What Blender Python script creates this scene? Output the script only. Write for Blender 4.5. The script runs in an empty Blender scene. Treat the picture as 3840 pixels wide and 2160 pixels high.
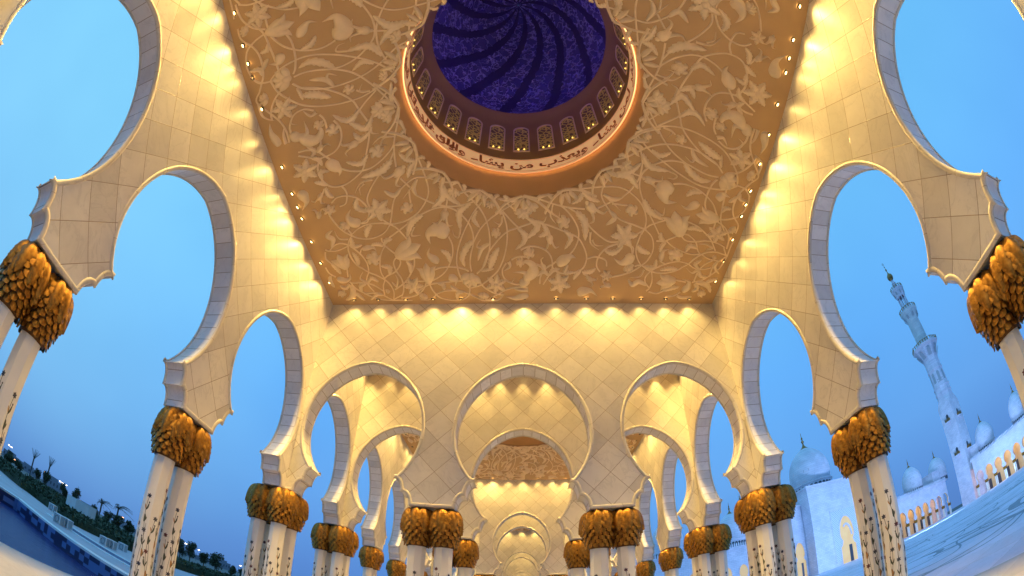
import bpy, math, random
from math import sin, cos, pi, radians, atan2, hypot, sqrt, floor
from mathutils import Vector, Matrix
random.seed(7)
S = bpy.context.scene
COL = S.collection
# ---------------------------------------------------------------- dimensions
G = 4.5            # column grid
TW = 0.6           # wall thickness
W = 6.45           # inner wall face
EYE = 1.4
YC = 11.24         # first cross wall centre line
CY = 4.49          # centre of the near bay
HP, HS, HM, HA, HC = 4.09, 4.82, 6.23, 8.33, 10.66   # pier foot, spring tip, widest, apex, ceiling
RB, RA = 0.587, 1.072

# ---------------------------------------------------------------- helpers
class MB:
    def __init__(s): s.v=[]; s.f=[]; s.m=[]; s.uv=[]
    def add(s, vs, fs, m=0, uvs=None):
        o=len(s.v); s.v+= [tuple(p) for p in vs]
        for i,f in enumerate(fs):
            s.f.append([o+k for k in f]); s.m.append(m)
            s.uv.append([uvs[k] for k in f] if uvs else None)
    def box(s, x0,x1,y0,y1,z0,z1,m=0):
        v=[(x,y,z) for z in (z0,z1) for y in (y0,y1) for x in (x0,x1)]
        s.add(v,[(0,2,3,1),(4,5,7,6),(0,1,5,4),(2,6,7,3),(0,4,6,2),(1,3,7,5)],m)
    def lathe(s, prof, n=32, c=(0,0), m=0, a0=0.0, cap=False):
        vs=[];fs=[]
        for r,z in prof:
            for i in range(n):
                a=a0+2*pi*i/n; vs.append((c[0]+r*cos(a),c[1]+r*sin(a),z))
        for j in range(len(prof)-1):
            for i in range(n):
                k=(i+1)%n; fs.append((j*n+i,j*n+k,(j+1)*n+k,(j+1)*n+i))
        if cap:
            fs.append(tuple(range(n-1,-1,-1))); fs.append(tuple((len(prof)-1)*n+i for i in range(n)))
        s.add(vs,fs,m)
    def tube(s, pts, r, n=6, m=0):
        pts=[Vector(p) for p in pts]; vs=[];fs=[]
        for i,p in enumerate(pts):
            t=(pts[min(i+1,len(pts)-1)]-pts[max(i-1,0)]).normalized()
            a=t.cross(Vector((0,0,1)));
            if a.length<1e-3: a=t.cross(Vector((1,0,0)))
            a.normalize(); b=t.cross(a)
            rr=r[i] if isinstance(r,(list,tuple)) else r
            for k in range(n):
                q=2*pi*k/n; vs.append(p+a*cos(q)*rr+b*sin(q)*rr)
        for i in range(len(pts)-1):
            for k in range(n):
                l=(k+1)%n; fs.append((i*n+k,i*n+l,(i+1)*n+l,(i+1)*n+k))
        fs.append(tuple(range(n))); fs.append(tuple((len(pts)-1)*n+k for k in range(n-1,-1,-1)))
        s.add(vs,fs,m)
    def build(s, name, mats, parent=None, smooth=None):
        me=bpy.data.meshes.new(name); me.from_pydata(s.v,[],s.f)
        if not isinstance(mats,(list,tuple)): mats=[mats]
        for m in mats: me.materials.append(m)
        me.polygons.foreach_set('material_index',s.m)
        if any(u is not None for u in s.uv):
            ul=me.uv_layers.new(name='UVMap'); k=0
            for u,f in zip(s.uv,s.f):
                for j in range(len(f)):
                    ul.data[k].uv = u[j] if u else (0,0); k+=1
        me.update()
        if smooth is not None:
            me.polygons.foreach_set('use_smooth',[True]*len(me.polygons))
            if smooth<170: me.set_sharp_from_angle(angle=radians(smooth))
        o=bpy.data.objects.new(name,me); COL.objects.link(o)
        if parent: o.parent=parent
        return o
def tag(o,label=None,cat=None,group=None,kind=None):
    if label: o['label']=label
    if cat: o['category']=cat
    if group: o['group']=group
    if kind: o['kind']=kind
    return o
def empty(name,loc=(0,0,0),rz=0.0):
    o=bpy.data.objects.new(name,None); COL.objects.link(o); o.location=loc; o.rotation_euler=(0,0,rz)
    o.empty_display_size=.2
    return o
def copy_tree(o,parent=None):
    c=o.copy(); COL.objects.link(c)
    if parent: c.parent=parent
    for ch in list(o.children): copy_tree(ch,c)
    return c
ORD=['first','second','third','fourth','fifth','sixth','seventh','eighth','ninth','tenth','eleventh','twelfth','thirteenth','fourteenth','fifteenth','sixteenth','seventeenth','eighteenth','nineteenth','twentieth']

# ---------------------------------------------------------------- materials
def mat(name):
    m=bpy.data.materials.new(name); m.use_nodes=True
    nt=m.node_tree; return m,nt,nt.nodes,nt.links,nt.nodes['Principled BSDF']
def N(ns,t,**k):
    n=ns.new(t)
    for a,b in k.items(): setattr(n,a,b)
    return n
def math_(ns,ls,op,a,b=None,c=None):
    n=ns.new('ShaderNodeMath'); n.operation=op
    for i,x in enumerate((a,b,c)):
        if x is None: continue
        if isinstance(x,(int,float)): n.inputs[i].default_value=x
        else: ls.new(x,n.inputs[i])
    return n.outputs[0]
def ramp(ns,ls,fac,stops):
    r=ns.new('ShaderNodeValToRGB'); e=r.color_ramp.elements
    while len(e)<len(stops): e.new(.5)
    for i,(p,c) in enumerate(stops): e[i].position=p; e[i].color=(*c,1)
    ls.new(fac,r.inputs[0]); return r.outputs[0]
def mix(ns,ls,f,a,b):
    n=ns.new('ShaderNodeMix'); n.data_type='RGBA'
    if isinstance(f,(int,float)): n.inputs[0].default_value=f
    else: ls.new(f,n.inputs[0])
    for i,x in ((6,a),(7,b)):
        if isinstance(x,tuple): n.inputs[i].default_value=(*x,1)
        else: ls.new(x,n.inputs[i])
    return n.outputs[2]
def simple(name,col,rough=.6,metal=0.0,var=.12,scale=6.0,bump=.15,emit=None,estr=1.0,bscale=None,coat=0.0):
    m,nt,ns,ls,b=mat(name)
    tc=N(ns,'ShaderNodeTexCoord'); no=N(ns,'ShaderNodeTexNoise'); no.inputs['Scale'].default_value=scale; no.inputs['Detail'].default_value=6
    ls.new(tc.outputs['Object'],no.inputs['Vector'])
    c0=tuple(x*(1-var) for x in col); c1=tuple(min(1,x*(1+var)) for x in col)
    ls.new(ramp(ns,ls,no.outputs[0],[(.3,c0),(.7,c1)]),b.inputs['Base Color'])
    b.inputs['Roughness'].default_value=rough; b.inputs['Metallic'].default_value=metal
    if coat: b.inputs['Coat Weight'].default_value=coat
    if bump:
        n2=N(ns,'ShaderNodeTexNoise'); n2.inputs['Scale'].default_value=bscale or scale*6; n2.inputs['Detail'].default_value=4
        ls.new(tc.outputs['Object'],n2.inputs['Vector'])
        bp=N(ns,'ShaderNodeBump'); bp.inputs['Strength'].default_value=bump; bp.inputs['Distance'].default_value=.02
        ls.new(n2.outputs[0],bp.inputs['Height']); ls.new(bp.outputs[0],b.inputs['Normal'])
    if emit: b.inputs['Emission Color'].default_value=(*emit,1); b.inputs['Emission Strength'].default_value=estr
    return m
MARB=(.80,.75,.66)
def marble_joint(name,mode,pitch=.9,lw=.012,base=MARB):
    """mode diamond: lines along u+v and u-v ; mode u: lines across u only ; mode uv: square grid"""
    m,nt,ns,ls,b=mat(name)
    uv=N(ns,'ShaderNodeUVMap'); sp=N(ns,'ShaderNodeSeparateXYZ'); ls.new(uv.outputs[0],sp.inputs[0])
    u,v=sp.outputs[0],sp.outputs[1]
    if mode=='diamond': a=math_(ns,ls,'ADD',u,v); c=math_(ns,ls,'SUBTRACT',u,v)
    else: a,c=u,v
    def line(x,p,w):
        q=math_(ns,ls,'DIVIDE',x,p); q=math_(ns,ls,'ADD',q,.5); fr=math_(ns,ls,'FRACT',q)
        d=math_(ns,ls,'ABSOLUTE',math_(ns,ls,'SUBTRACT',fr,.5))
        return math_(ns,ls,'LESS_THAN',d,w/p/2), math_(ns,ls,'FLOOR',math_(ns,ls,'DIVIDE',x,p))
    la,ca=line(a,pitch,lw*(1.41 if mode=='diamond' else 1)); lb,cb=line(c,pitch,lw*(1.41 if mode=='diamond' else 1))
    if mode=='u': L=la
    else: L=math_(ns,ls,'MAXIMUM',la,lb)
    cmb=N(ns,'ShaderNodeCombineXYZ'); ls.new(ca,cmb.inputs[0]); ls.new(cb,cmb.inputs[1])
    wn=N(ns,'ShaderNodeTexWhiteNoise'); ls.new(cmb.outputs[0],wn.inputs['Vector'])
    tc=N(ns,'ShaderNodeTexCoord')
    no=N(ns,'ShaderNodeTexNoise'); no.inputs['Scale'].default_value=2.2; no.inputs['Detail'].default_value=8; no.inputs['Roughness'].default_value=.65; no.inputs['Distortion'].default_value=.6
    ls.new(tc.outputs['Object'],no.inputs['Vector'])
    f=math_(ns,ls,'ADD',math_(ns,ls,'MULTIPLY',wn.outputs[0],.45),math_(ns,ls,'MULTIPLY',no.outputs[0],.55))
    c0=tuple(x*.77 for x in base); c1=tuple(min(1,x*1.07) for x in base)
    col=ramp(ns,ls,f,[(.2,c0),(.75,c1)])
    vn=N(ns,'ShaderNodeTexNoise'); vn.inputs['Scale'].default_value=1.1; vn.inputs['Detail'].default_value=9; vn.inputs['Roughness'].default_value=.6; vn.inputs['Distortion'].default_value=1.6
    av=N(ns,'ShaderNodeVectorMath'); av.operation='ADD'; sc_=N(ns,'ShaderNodeVectorMath'); sc_.operation='SCALE'; sc_.inputs['Scale'].default_value=7.0; ls.new(wn.outputs['Color'],sc_.inputs[0]); ls.new(tc.outputs['Object'],av.inputs[0]); ls.new(sc_.outputs[0],av.inputs[1]); ls.new(av.outputs[0],vn.inputs['Vector'])
    ve=math_(ns,ls,'ABSOLUTE',math_(ns,ls,'SUBTRACT',vn.outputs[0],.5)); ve=math_(ns,ls,'MAXIMUM',math_(ns,ls,'SUBTRACT',1,math_(ns,ls,'MULTIPLY',ve,38)),0)
    col=mix(ns,ls,math_(ns,ls,'MULTIPLY',ve,.30),col,tuple(x*.62 for x in base))
    col=mix(ns,ls,L,col,(.36,.27,.18))
    ls.new(col,b.inputs['Base Color']); b.inputs['Roughness'].default_value=.42
    bp=N(ns,'ShaderNodeBump'); bp.inputs['Strength'].default_value=.35; bp.inputs['Distance'].default_value=.01
    hh=math_(ns,ls,'SUBTRACT',math_(ns,ls,'MULTIPLY',no.outputs[0],.3),L)
    ls.new(hh,bp.inputs['Height']); ls.new(bp.outputs[0],b.inputs['Normal'])
    return m
M={}
M['wall']=marble_joint('marble_diamond_tiles','diamond')
M['soffit']=marble_joint('marble_soffit','u',pitch=.34,lw=.014,base=(.88,.84,.80))
M['bead']=marble_joint('marble_bead','u',pitch=.92,lw=.008,base=(.72,.66,.555))
M['shaft']=simple('marble_shaft',(.80,.76,.68),.38,var=.05,scale=1.6,bump=.05)
M['ceil']=simple('tan_plaster',(.52,.345,.19),.8,var=.06,scale=1.3,bump=.08)
M['relief']=simple('cream_relief',(.84,.67,.46),.6,var=.10,scale=3,bump=.08)
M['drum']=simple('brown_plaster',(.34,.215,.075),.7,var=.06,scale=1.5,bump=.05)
M['collar']=simple('glow_lit_collar_plaster',(.72,.47,.22),.7,var=.06,scale=1.5,bump=.05)  # same wall as the drum; band glow put into a lighter plaster colour
M['floor']=marble_joint('gallery_marble','uv',pitch=1.2,lw=.008,base=(.42,.40,.40))
M['shade']=simple('fixture_metal',(.12,.10,.08),.4,metal=.6,bump=0)
M['lens']=simple('lamp_lens',(1,.8,.5),.4,bump=0,emit=(1,.66,.24),estr=14)
M['glass']=simple('dark_glass',(.03,.035,.045),.15,bump=0)
# gold
def gold():
    m,nt,ns,ls,b=mat('aged_gold')
    tc=N(ns,'ShaderNodeTexCoord'); no=N(ns,'ShaderNodeTexNoise'); no.inputs['Scale'].default_value=9; no.inputs['Detail'].default_value=7
    ls.new(tc.outputs['Object'],no.inputs['Vector'])
    ls.new(ramp(ns,ls,no.outputs[0],[(.3,(.19,.08,.012)),(.52,(.38,.18,.025)),(.75,(.54,.29,.05))]),b.inputs['Base Color'])
    b.inputs['Metallic'].default_value=.72
    r=math_(ns,ls,'MULTIPLY_ADD',no.outputs[0],.35,.30); ls.new(r,b.inputs['Roughness'])
    bp=N(ns,'ShaderNodeBump'); bp.inputs['Strength'].default_value=.25; bp.inputs['Distance'].default_value=.01
    n2=N(ns,'ShaderNodeTexNoise'); n2.inputs['Scale'].default_value=60; ls.new(tc.outputs['Object'],n2.inputs['Vector'])
    ls.new(n2.outputs[0],bp.inputs['Height']); ls.new(bp.outputs[0],b.inputs['Normal'])
    return m
M['gold']=gold()
M['crevice']=simple('capital_crevice_shade',(.10,.045,.012),.5,metal=.6,bump=0)  # shade between the capital scales, put into a darker core colour
M['gilt']=simple('finial_gold',(.36,.20,.07),.35,metal=.7,bump=0)
for k,c in dict(stem=(.10,.075,.04),leaf=(.055,.065,.035),red=(.10,.022,.018),navy=(.025,.028,.05),ochre=(.42,.20,.05),slate=(.06,.06,.065)).items():
    M[k]=simple('inlay_'+k,c,.4,bump=0,var=.25,scale=20)
def ext_marble(name,base,bw=1.2,bh=.45):
    m,nt,ns,ls,b=mat(name)
    tc=N(ns,'ShaderNodeTexCoord'); sp=N(ns,'ShaderNodeSeparateXYZ'); ls.new(tc.outputs['Object'],sp.inputs[0])
    xy=math_(ns,ls,'ADD',sp.outputs[0],sp.outputs[1]); cb=N(ns,'ShaderNodeCombineXYZ'); ls.new(xy,cb.inputs[0]); ls.new(sp.outputs[2],cb.inputs[1])
    br=N(ns,'ShaderNodeTexBrick'); ls.new(cb.outputs[0],br.inputs['Vector'])
    br.inputs['Scale'].default_value=1; br.inputs['Brick Width'].default_value=bw; br.inputs['Row Height'].default_value=bh; br.inputs['Mortar Size'].default_value=.02
    br.inputs['Color1'].default_value=(*base,1); br.inputs['Color2'].default_value=(*(x*.88 for x in base),1); br.inputs['Mortar'].default_value=(*(x*.62 for x in base),1)
    no=N(ns,'ShaderNodeTexNoise'); no.inputs['Scale'].default_value=.35; no.inputs['Detail'].default_value=8; ls.new(tc.outputs['Object'],no.inputs['Vector'])
    mx=N(ns,'ShaderNodeMix'); mx.data_type='RGBA'; mx.blend_type='MULTIPLY'; mx.inputs[0].default_value=1
    ls.new(br.outputs[0],mx.inputs[6]); ls.new(ramp(ns,ls,no.outputs[0],[(.35,(.82,.84,.86)),(.65,(1,1,1))]),mx.inputs[7])
    ls.new(mx.outputs[2],b.inputs['Base Color']); b.inputs['Roughness'].default_value=.6
    return m
M['ext']=ext_marble('mosque_marble',(.88,.82,.92))
M['domem']=ext_marble('dome_marble',(.90,.84,.94),1.4,.6)
M['dark']=simple('dark_infill',(.06,.07,.09),.3,bump=0)  # flat dark colour for windows, doors and glass panels
M['warmwall']=simple('warm_inner_wall',(.70,.54,.27),.6,var=.06,scale=.8,bump=0)
M['court']=marble_joint('court_marble','uv',pitch=1.5,lw=.01,base=(.78,.70,.86))
M['courtink']=simple('court_inlay_stone',(.24,.24,.30),.5,var=.2,scale=2,bump=0)
M['terrace']=simple('terrace_stone',(.44,.38,.44),.5,var=.15,scale=.8,bump=.1)
M['rim']=simple('pool_rim_stone',(.74,.76,.78),.4,var=.06,scale=2,bump=0)
M['sand']=simple('sandy_ground',(.13,.12,.12),.9,var=.25,scale=.2,bump=.2)
M['hedge']=simple('hedge_leaf',(.035,.055,.022),.7,var=.5,scale=8,bump=.3)
M['leafg']=simple('tree_leaf',(.04,.055,.022),.7,var=.5,scale=3,bump=0)
M['bark']=simple('bark',(.09,.065,.045),.9,var=.3,scale=12,bump=.4)
M['concrete']=simple('pale_block',(.62,.62,.62),.7,var=.08,scale=1.5,bump=.05)
M['hazeb']=simple('hazy_building',(.22,.22,.26),.8,bump=0)
M['lampw']=simple('street_lamp_glow',(1,1,1),.4,bump=0,emit=(1,.85,.62),estr=9)
M['lampr']=simple('red_lamp_glow',(1,.3,.1),.4,bump=0,emit=(1,.35,.12),estr=8)
def dots():
    m,nt,ns,ls,b=mat('pierced_lattice'); tc=N(ns,'ShaderNodeTexCoord'); sp=N(ns,'ShaderNodeSeparateXYZ'); ls.new(tc.outputs['Object'],sp.inputs[0])
    a=math_(ns,ls,'ADD',sp.outputs[0],sp.outputs[2]); c=math_(ns,ls,'SUBTRACT',sp.outputs[0],sp.outputs[2])
    f=lambda q: math_(ns,ls,'ABSOLUTE',math_(ns,ls,'SUBTRACT',math_(ns,ls,'FRACT',math_(ns,ls,'DIVIDE',q,.62)),.5))
    g=math_(ns,ls,'LESS_THAN',math_(ns,ls,'MAXIMUM',f(a),f(c)),.24)
    ls.new(mix(ns,ls,g,(.80,.79,.80),(.22,.25,.32)),b.inputs['Base Color']); b.inputs['Roughness'].default_value=.6
    return m
M['dots']=dots()
M['fglass']=simple('frosted_panel',(.36,.42,.44),.3,bump=0)
def water():
    m,nt,ns,ls,b=mat('pool_water')
    b.inputs['Base Color'].default_value=(.022,.035,.15,1); b.inputs['Roughness'].default_value=.25; b.inputs['IOR'].default_value=1.14
    tc=N(ns,'ShaderNodeTexCoord'); no=N(ns,'ShaderNodeTexNoise'); no.inputs['Scale'].default_value=2.2; no.inputs['Detail'].default_value=6
    mp=N(ns,'ShaderNodeMapping'); mp.inputs['Scale'].default_value=(3,1,1); ls.new(tc.outputs['Object'],mp.inputs[0]); ls.new(mp.outputs[0],no.inputs['Vector'])
    bp=N(ns,'ShaderNodeBump'); bp.inputs['Strength'].default_value=.5; bp.inputs['Distance'].default_value=.08; ls.new(no.outputs[0],bp.inputs['Height']); ls.new(bp.outputs[0],b.inputs['Normal'])
    return m
M['water']=water()
def checks():
    m,nt,ns,ls,b=mat('pool_tile_checks')
    tc=N(ns,'ShaderNodeTexCoord'); sp=N(ns,'ShaderNodeSeparateXYZ'); ls.new(tc.outputs['Object'],sp.inputs[0])
    cb=N(ns,'ShaderNodeCombineXYZ'); 
    xy=math_(ns,ls,'ADD',sp.outputs[0],sp.outputs[1])
    ls.new(math_(ns,ls,'FLOOR',math_(ns,ls,'MULTIPLY',xy,3.2)),cb.inputs[0]); ls.new(math_(ns,ls,'FLOOR',math_(ns,ls,'MULTIPLY',sp.outputs[2],4.5)),cb.inputs[1])
    wn=N(ns,'ShaderNodeTexWhiteNoise'); ls.new(cb.outputs[0],wn.inputs['Vector'])
    ck=N(ns,'ShaderNodeTexChecker'); ck.inputs['Scale'].default_value=1; 
    s=math_(ns,ls,'GREATER_THAN',wn.outputs[0],.5)
    ls.new(mix(ns,ls,s,(.02,.03,.09),(.11,.19,.42)),b.inputs['Base Color']); b.inputs['Roughness'].default_value=.3
    return m
M['checks']=checks()

# ---------------------------------------------------------------- arch wall
def half_outline(n=14):
    """pier-centred outline (x>=0) from the foot corner to the arch apex at x=G/2"""
    p=[]
    mx,mz=.835,HP+.35; TS=radians(114)
    for i in range(9):
        t=TS*i/8; p.append((RB+(mx-RB)*(1-cos(t))/(1-cos(TS)), HP+(mz-HP)*(.18*t/TS+.82*sin(t)/sin(TS))))
    for i in range(1,9):
        t=TS*i/8; p.append((mx+(RA-mx)*(1-cos(t))/(1-cos(TS)), mz+(HS-mz)*(.18*t/TS+.82*sin(t)/sin(TS))))
    w0=1.785; c=1.90
    zt=HM-HS; k=(1-((G/2-RA)/w0)**2)**.5   # lower ellipse
    cc=zt/k
    for i in range(1,n):
        z=HS+zt*i/n
        p.append((G/2-w0*sqrt(max(0,1-((HM-z)/cc)**2)), z))
    hz=HA-HM; e=(hz*hz-w0*w0)/(2*w0); R=w0+e
    amax=math.asin(hz/R)
    for i in range(0,n+1):
        a=amax*i/n
        # soften: blend pointed arc with ellipse
        xa=R*cos(a)-e; za=R*sin(a)
        t=a/amax*pi/2; xb=w0*cos(t); zb=hz*sin(t)
        f=.45
        p.append((G/2-(xa*(1-f)+xb*f), HM+za*(1-f)+zb*f))
    p[-1]=(G/2,HA)
    return p
HALF=half_outline()
def offset(pl,d,ends=None):
    """offset an open polyline to its left"""
    out=[];n=len(pl)
    for i in range(n):
        a=pl[max(i-1,0)]; b=pl[i]; c=pl[min(i+1,n-1)]
        def nrm(p,q):
            dx,dy=q[0]-p[0],q[1]-p[1]; l=hypot(dx,dy) or 1
            return (-dy/l,dx/l)
        n1=nrm(a,b) if i>0 else nrm(b,c); n2=nrm(b,c) if i<n-1 else nrm(a,b)
        mx,my=n1[0]+n2[0],n1[1]+n2[1]; l=hypot(mx,my)
        if l<1e-6: mx,my=n1;l=1
        mx/=l;my/=l; cs=max(.62,mx*n1[0]+my*n1[1])
        out.append((b[0]+mx*d/cs,b[1]+my*d/cs))
    return out
def unloop(P,win=14):
    P=list(P); i=0
    while i<len(P)-3:
        hit=False
        for j in range(min(len(P)-2,i+win),i+1,-1):
            (x1,y1),(x2,y2),(x3,y3),(x4,y4)=P[i],P[i+1],P[j],P[j+1]
            d=(x1-x2)*(y3-y4)-(y1-y2)*(x3-x4)
            if abs(d)<1e-12: continue
            t=((x1-x3)*(y3-y4)-(y1-y3)*(x3-x4))/d; u=((x1-x3)*(y1-y2)-(y1-y3)*(x1-x2))/d
            if 0<t<1 and 0<u<1:
                P=P[:i+1]+[(x1+t*(x2-x1),y1+t*(y2-y1))]+P[j+1:]; hit=True; break
        i+=1
    return P
def wall_outline(n, start_cut, end_cut):
    """continuous foot outline over n arch modules, along coordinate s from pier 0 to pier n"""
    pl=[]
    for k in range(n+1):
        c=k*G
        left=[(c-x,z) for x,z in reversed(HALF)]   # apex down to foot
        right=[(c+x,z) for x,z in HALF]
        if k==0:
            pl+= [(c+start_cut,HP)]+right if start_cut is not None else left[1:]+right
        elif k==n:
            pl+= left[1:]+([(c-end_cut,HP)] if end_cut is not None else right)
        else: pl+= left[1:]+right
    return pl
def wall_meshes(n, top, start_cut=.3, end_cut=.3, name='arcade_wall', thick=TW, detail=True, mats=('wall','bead','soffit')):
    """wall running along +x from pier centre 0 to n*G, centred on y=0 (thickness in y)"""
    h=thick/2
    pl=wall_outline(n,start_cut,end_cut)
    off=.085
    # faces
    body=MB()
    for k in range(n):
        for side in (0,1):
            ax=k*G if side==0 else (k+1)*G
            sg=1 if side==0 else -1
            cut=(start_cut if (k==0 and side==0) else end_cut if (k==n-1 and side==1) else 0) or 0
            base=[(x,z) for x,z in HALF]
            loc=[(0,HP)]+base+[(G-x,z) for x,z in reversed(base)][1:4]
            o=offset(loc,off)[1:len(base)+1]
            o[-1]=(G/2,o[-1][1] if True else 0)
            o=unloop(o)
            low=[(cut,HP+off)]+[(max(q[0],cut+.001),q[1]) for q in o if q[1]<HM-1e-6]
            zl=low[-1][1]; low.append((cut,zl))
            for yy,fl in ((-h,False),(h,True)):
                vs=[(ax+sg*x,yy,z) for x,z in low]; uv=[(ax+sg*x,z-(HP+.07)) for x,z in low]; idx=list(range(len(low)))
                body.add(vs,[idx if (sg>0)!=fl else idx[::-1]],0,uv)
            cl=[low[-2]]+[(max(q[0],cut+.001),q[1]) for q in o if q[1]>=HM-1e-6]
            tg=[];sw=None
            cxp,czp=G/2,HM
            for x,z in cl:
                if z<=HM: tg.append(((cut,z),0))
                else:
                    dx,dz=x-cxp,z-czp
                    t1=(cut-cxp)/dx if dx<-1e-6 else 1e9; t2=(top-czp)/dz if dz>1e-6 else 1e9
                    if t1<=t2: tg.append(((cut,czp+dz*t1),0))
                    else: tg.append(((cxp+dx*t2,top),1))
            for yy,fl in ((-h,False),(h,True)):
                for i in range(len(cl)-1):
                    a,b=cl[i],cl[i+1]; c,d=tg[i+1],tg[i]
                    poly=[a,b,c[0]]
                    if c[1]!=d[1]: poly.append((cut,top))
                    poly.append(d[0])
                    q=[]
                    for pt in poly:
                        if not q or hypot(pt[0]-q[-1][0],pt[1]-q[-1][1])>1e-5: q.append(pt)
                    if hypot(q[0][0]-q[-1][0],q[0][1]-q[-1][1])<1e-5: q.pop()
                    if len(q)<3: continue
                    vs=[(ax+sg*x,yy,z) for x,z in q]; uv=[(ax+sg*x,z-(HP+.07)) for x,z in q]
                    idx=list(range(len(q)))
                    if (sg>0)==fl: pass
                    else: idx=idx[::-1]
                    body.add(vs,[idx],0,uv)
    # top + ends
    s0=start_cut or 0; s1=n*G-(end_cut or 0)
    body.add([(s0,-h,top),(s1,-h,top),(s1,h,top),(s0,h,top)],[(0,1,2,3)],0,[(0,0)]*4)
    # bead + soffit sweeps
    def sweep(prof,flip=False):
        mb=MB(); rows=[offset(pl,p[0]) for p in prof]; L=[0]
        for i in range(1,len(pl)): L.append(L[-1]+hypot(pl[i][0]-pl[i-1][0],pl[i][1]-pl[i-1][1]))
        vs=[];uv=[]
        for r,p in zip(rows,prof):
            for i,q in enumerate(r): vs.append((q[0],p[1],q[1])); uv.append((L[i],p[1]*.1+.05))
        m_=len(pl); fs=[]
        for j in range(len(prof)-1):
            for i in range(m_-1):
                f=(j*m_+i,j*m_+i+1,(j+1)*m_+i+1,(j+1)*m_+i); fs.append(f)
        mb.add(vs,fs,0,uv); return mb
    bp=[(.097,.012),(.088,-.008),(.073,-.025),(.048,-.032),(.02,-.025),(.0,-.004),(0,.05),(.02,.055)]
    front=[(a,-h+b) for a,b in bp]; back=[(a,h-b) for a,b in reversed(bp)]
    bd=MB()
    for pr in (front,back):
        s_=sweep(pr); o=len(bd.v); bd.v+=s_.v; bd.f+=[[o+k for k in f] for f in s_.f]; bd.m+=s_.m; bd.uv+=s_.uv
    sf=sweep([(.02,-h+.055),(.02,h-.055)])
    return body,bd,sf
def place_wall(mbs,name,loc,rz,label,cat,group):
    b,bd,sf=mbs
    root=b if isinstance(b,bpy.types.Object) else b.build(name,M['wall'])
    return root
def make_wall(n,top,name,**k):
    b,bd,sf=wall_meshes(n,top,**k)
    r=b.build(name,M['wall']); bd.build('arch_moulding',M['bead'],r,smooth=40); sf.build('arch_soffit',M['soffit'],r,smooth=35)
    return r

TOP=11.3
# rooms: (kind, y0 centre line, y1 centre line)
K=5
big=[(YC-3*G+18*k, YC+18*k) for k in range(K)]            # big bays
small=[(YC+18*k, YC+18*k+G) for k in range(K-1)]
bayname=['near','second','third','fourth','fifth']
wbig=None; wsm=None
side_proto=make_wall(3,TOP,'arcade_side_wall',start_cut=0.0,end_cut=0.0)
small_proto=make_wall(1,TOP,'arcade_side_wall',start_cut=0.0,end_cut=0.0)
cross_proto=make_wall(3,TOP,'arcade_cross_wall',start_cut=.3,end_cut=.3)
def put(proto,used,loc,rz,label,cat,group):
    o=proto if not used else copy_tree(proto)
    o.location=loc; o.rotation_euler=(0,0,rz); tag(o,label,cat,group); return o
u1=u2=u3=False
for k,(a,b) in enumerate(big):
    for sx,sn in ((-1,'pool side, left'),(1,'courtyard side, right')):
        put(side_proto,u1,(sx*6.75,a,0),pi/2,f'cream marble wall of three keyhole arches on the {sn} of the {bayname[k]} domed bay','wall','three arch side walls of the domed bays'); u1=True
for k,(a,b) in enumerate(small):
    for sx,sn in ((-1,'left'),(1,'right')):
        put(small_proto,u2,(sx*6.75,a,0),pi/2,f'cream marble wall with a single keyhole arch at the {sn} of the {ORD[k]} narrow bay','wall','single arch side walls of the narrow bays'); u2=True
crs=sorted([a for a,b in big]+[b for a,b in big])
crs_v=[c for c in crs if c>0]
for c in crs:
    lab='cream marble cross wall of three arches behind the viewer' if c<0 else f'cream marble cross wall of three arches spanning the gallery, {ORD[crs_v.index(c)]} one ahead'
    put(cross_proto,u3,(-6.75,c,0),0,lab,'wall','cross walls spanning the gallery'); u3=True

# ---------------------------------------------------------------- blades (leaf / petal / scroll primitive)
def catmull(pts,n):
    P=[pts[0]]+list(pts)+[pts[-1]]; out=[]
    for i in range(1,len(P)-2):
        p0,p1,p2,p3=P[i-1],P[i],P[i+1],P[i+2]
        for j in range(n):
            t=j/n
            out.append(tuple(.5*((2*p1[d])+(-p0[d]+p2[d])*t+(2*p0[d]-5*p1[d]+4*p2[d]-p3[d])*t*t+(-p0[d]+3*p1[d]-3*p2[d]+p3[d])*t**3) for d in (0,1)))
    out.append(tuple(pts[-1])); return out
def leafprof(t): return sin(pi*min(1,t*.92+.06))**.8
def paisprof(t):
    return (sqrt(max(0,1-((t-.3)/.3)**2)) if t<.3 else ((1-(t-.3)/.7)**1.25)*.98+.02)
def petalprof(t): return max(.02,(sin(pi*min(1,t**.9*.80+.12)))**.9 if t<1 else .02)*(1-t**6)
def curlprof(t): return (1-t)**.75*.95+.05
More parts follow.
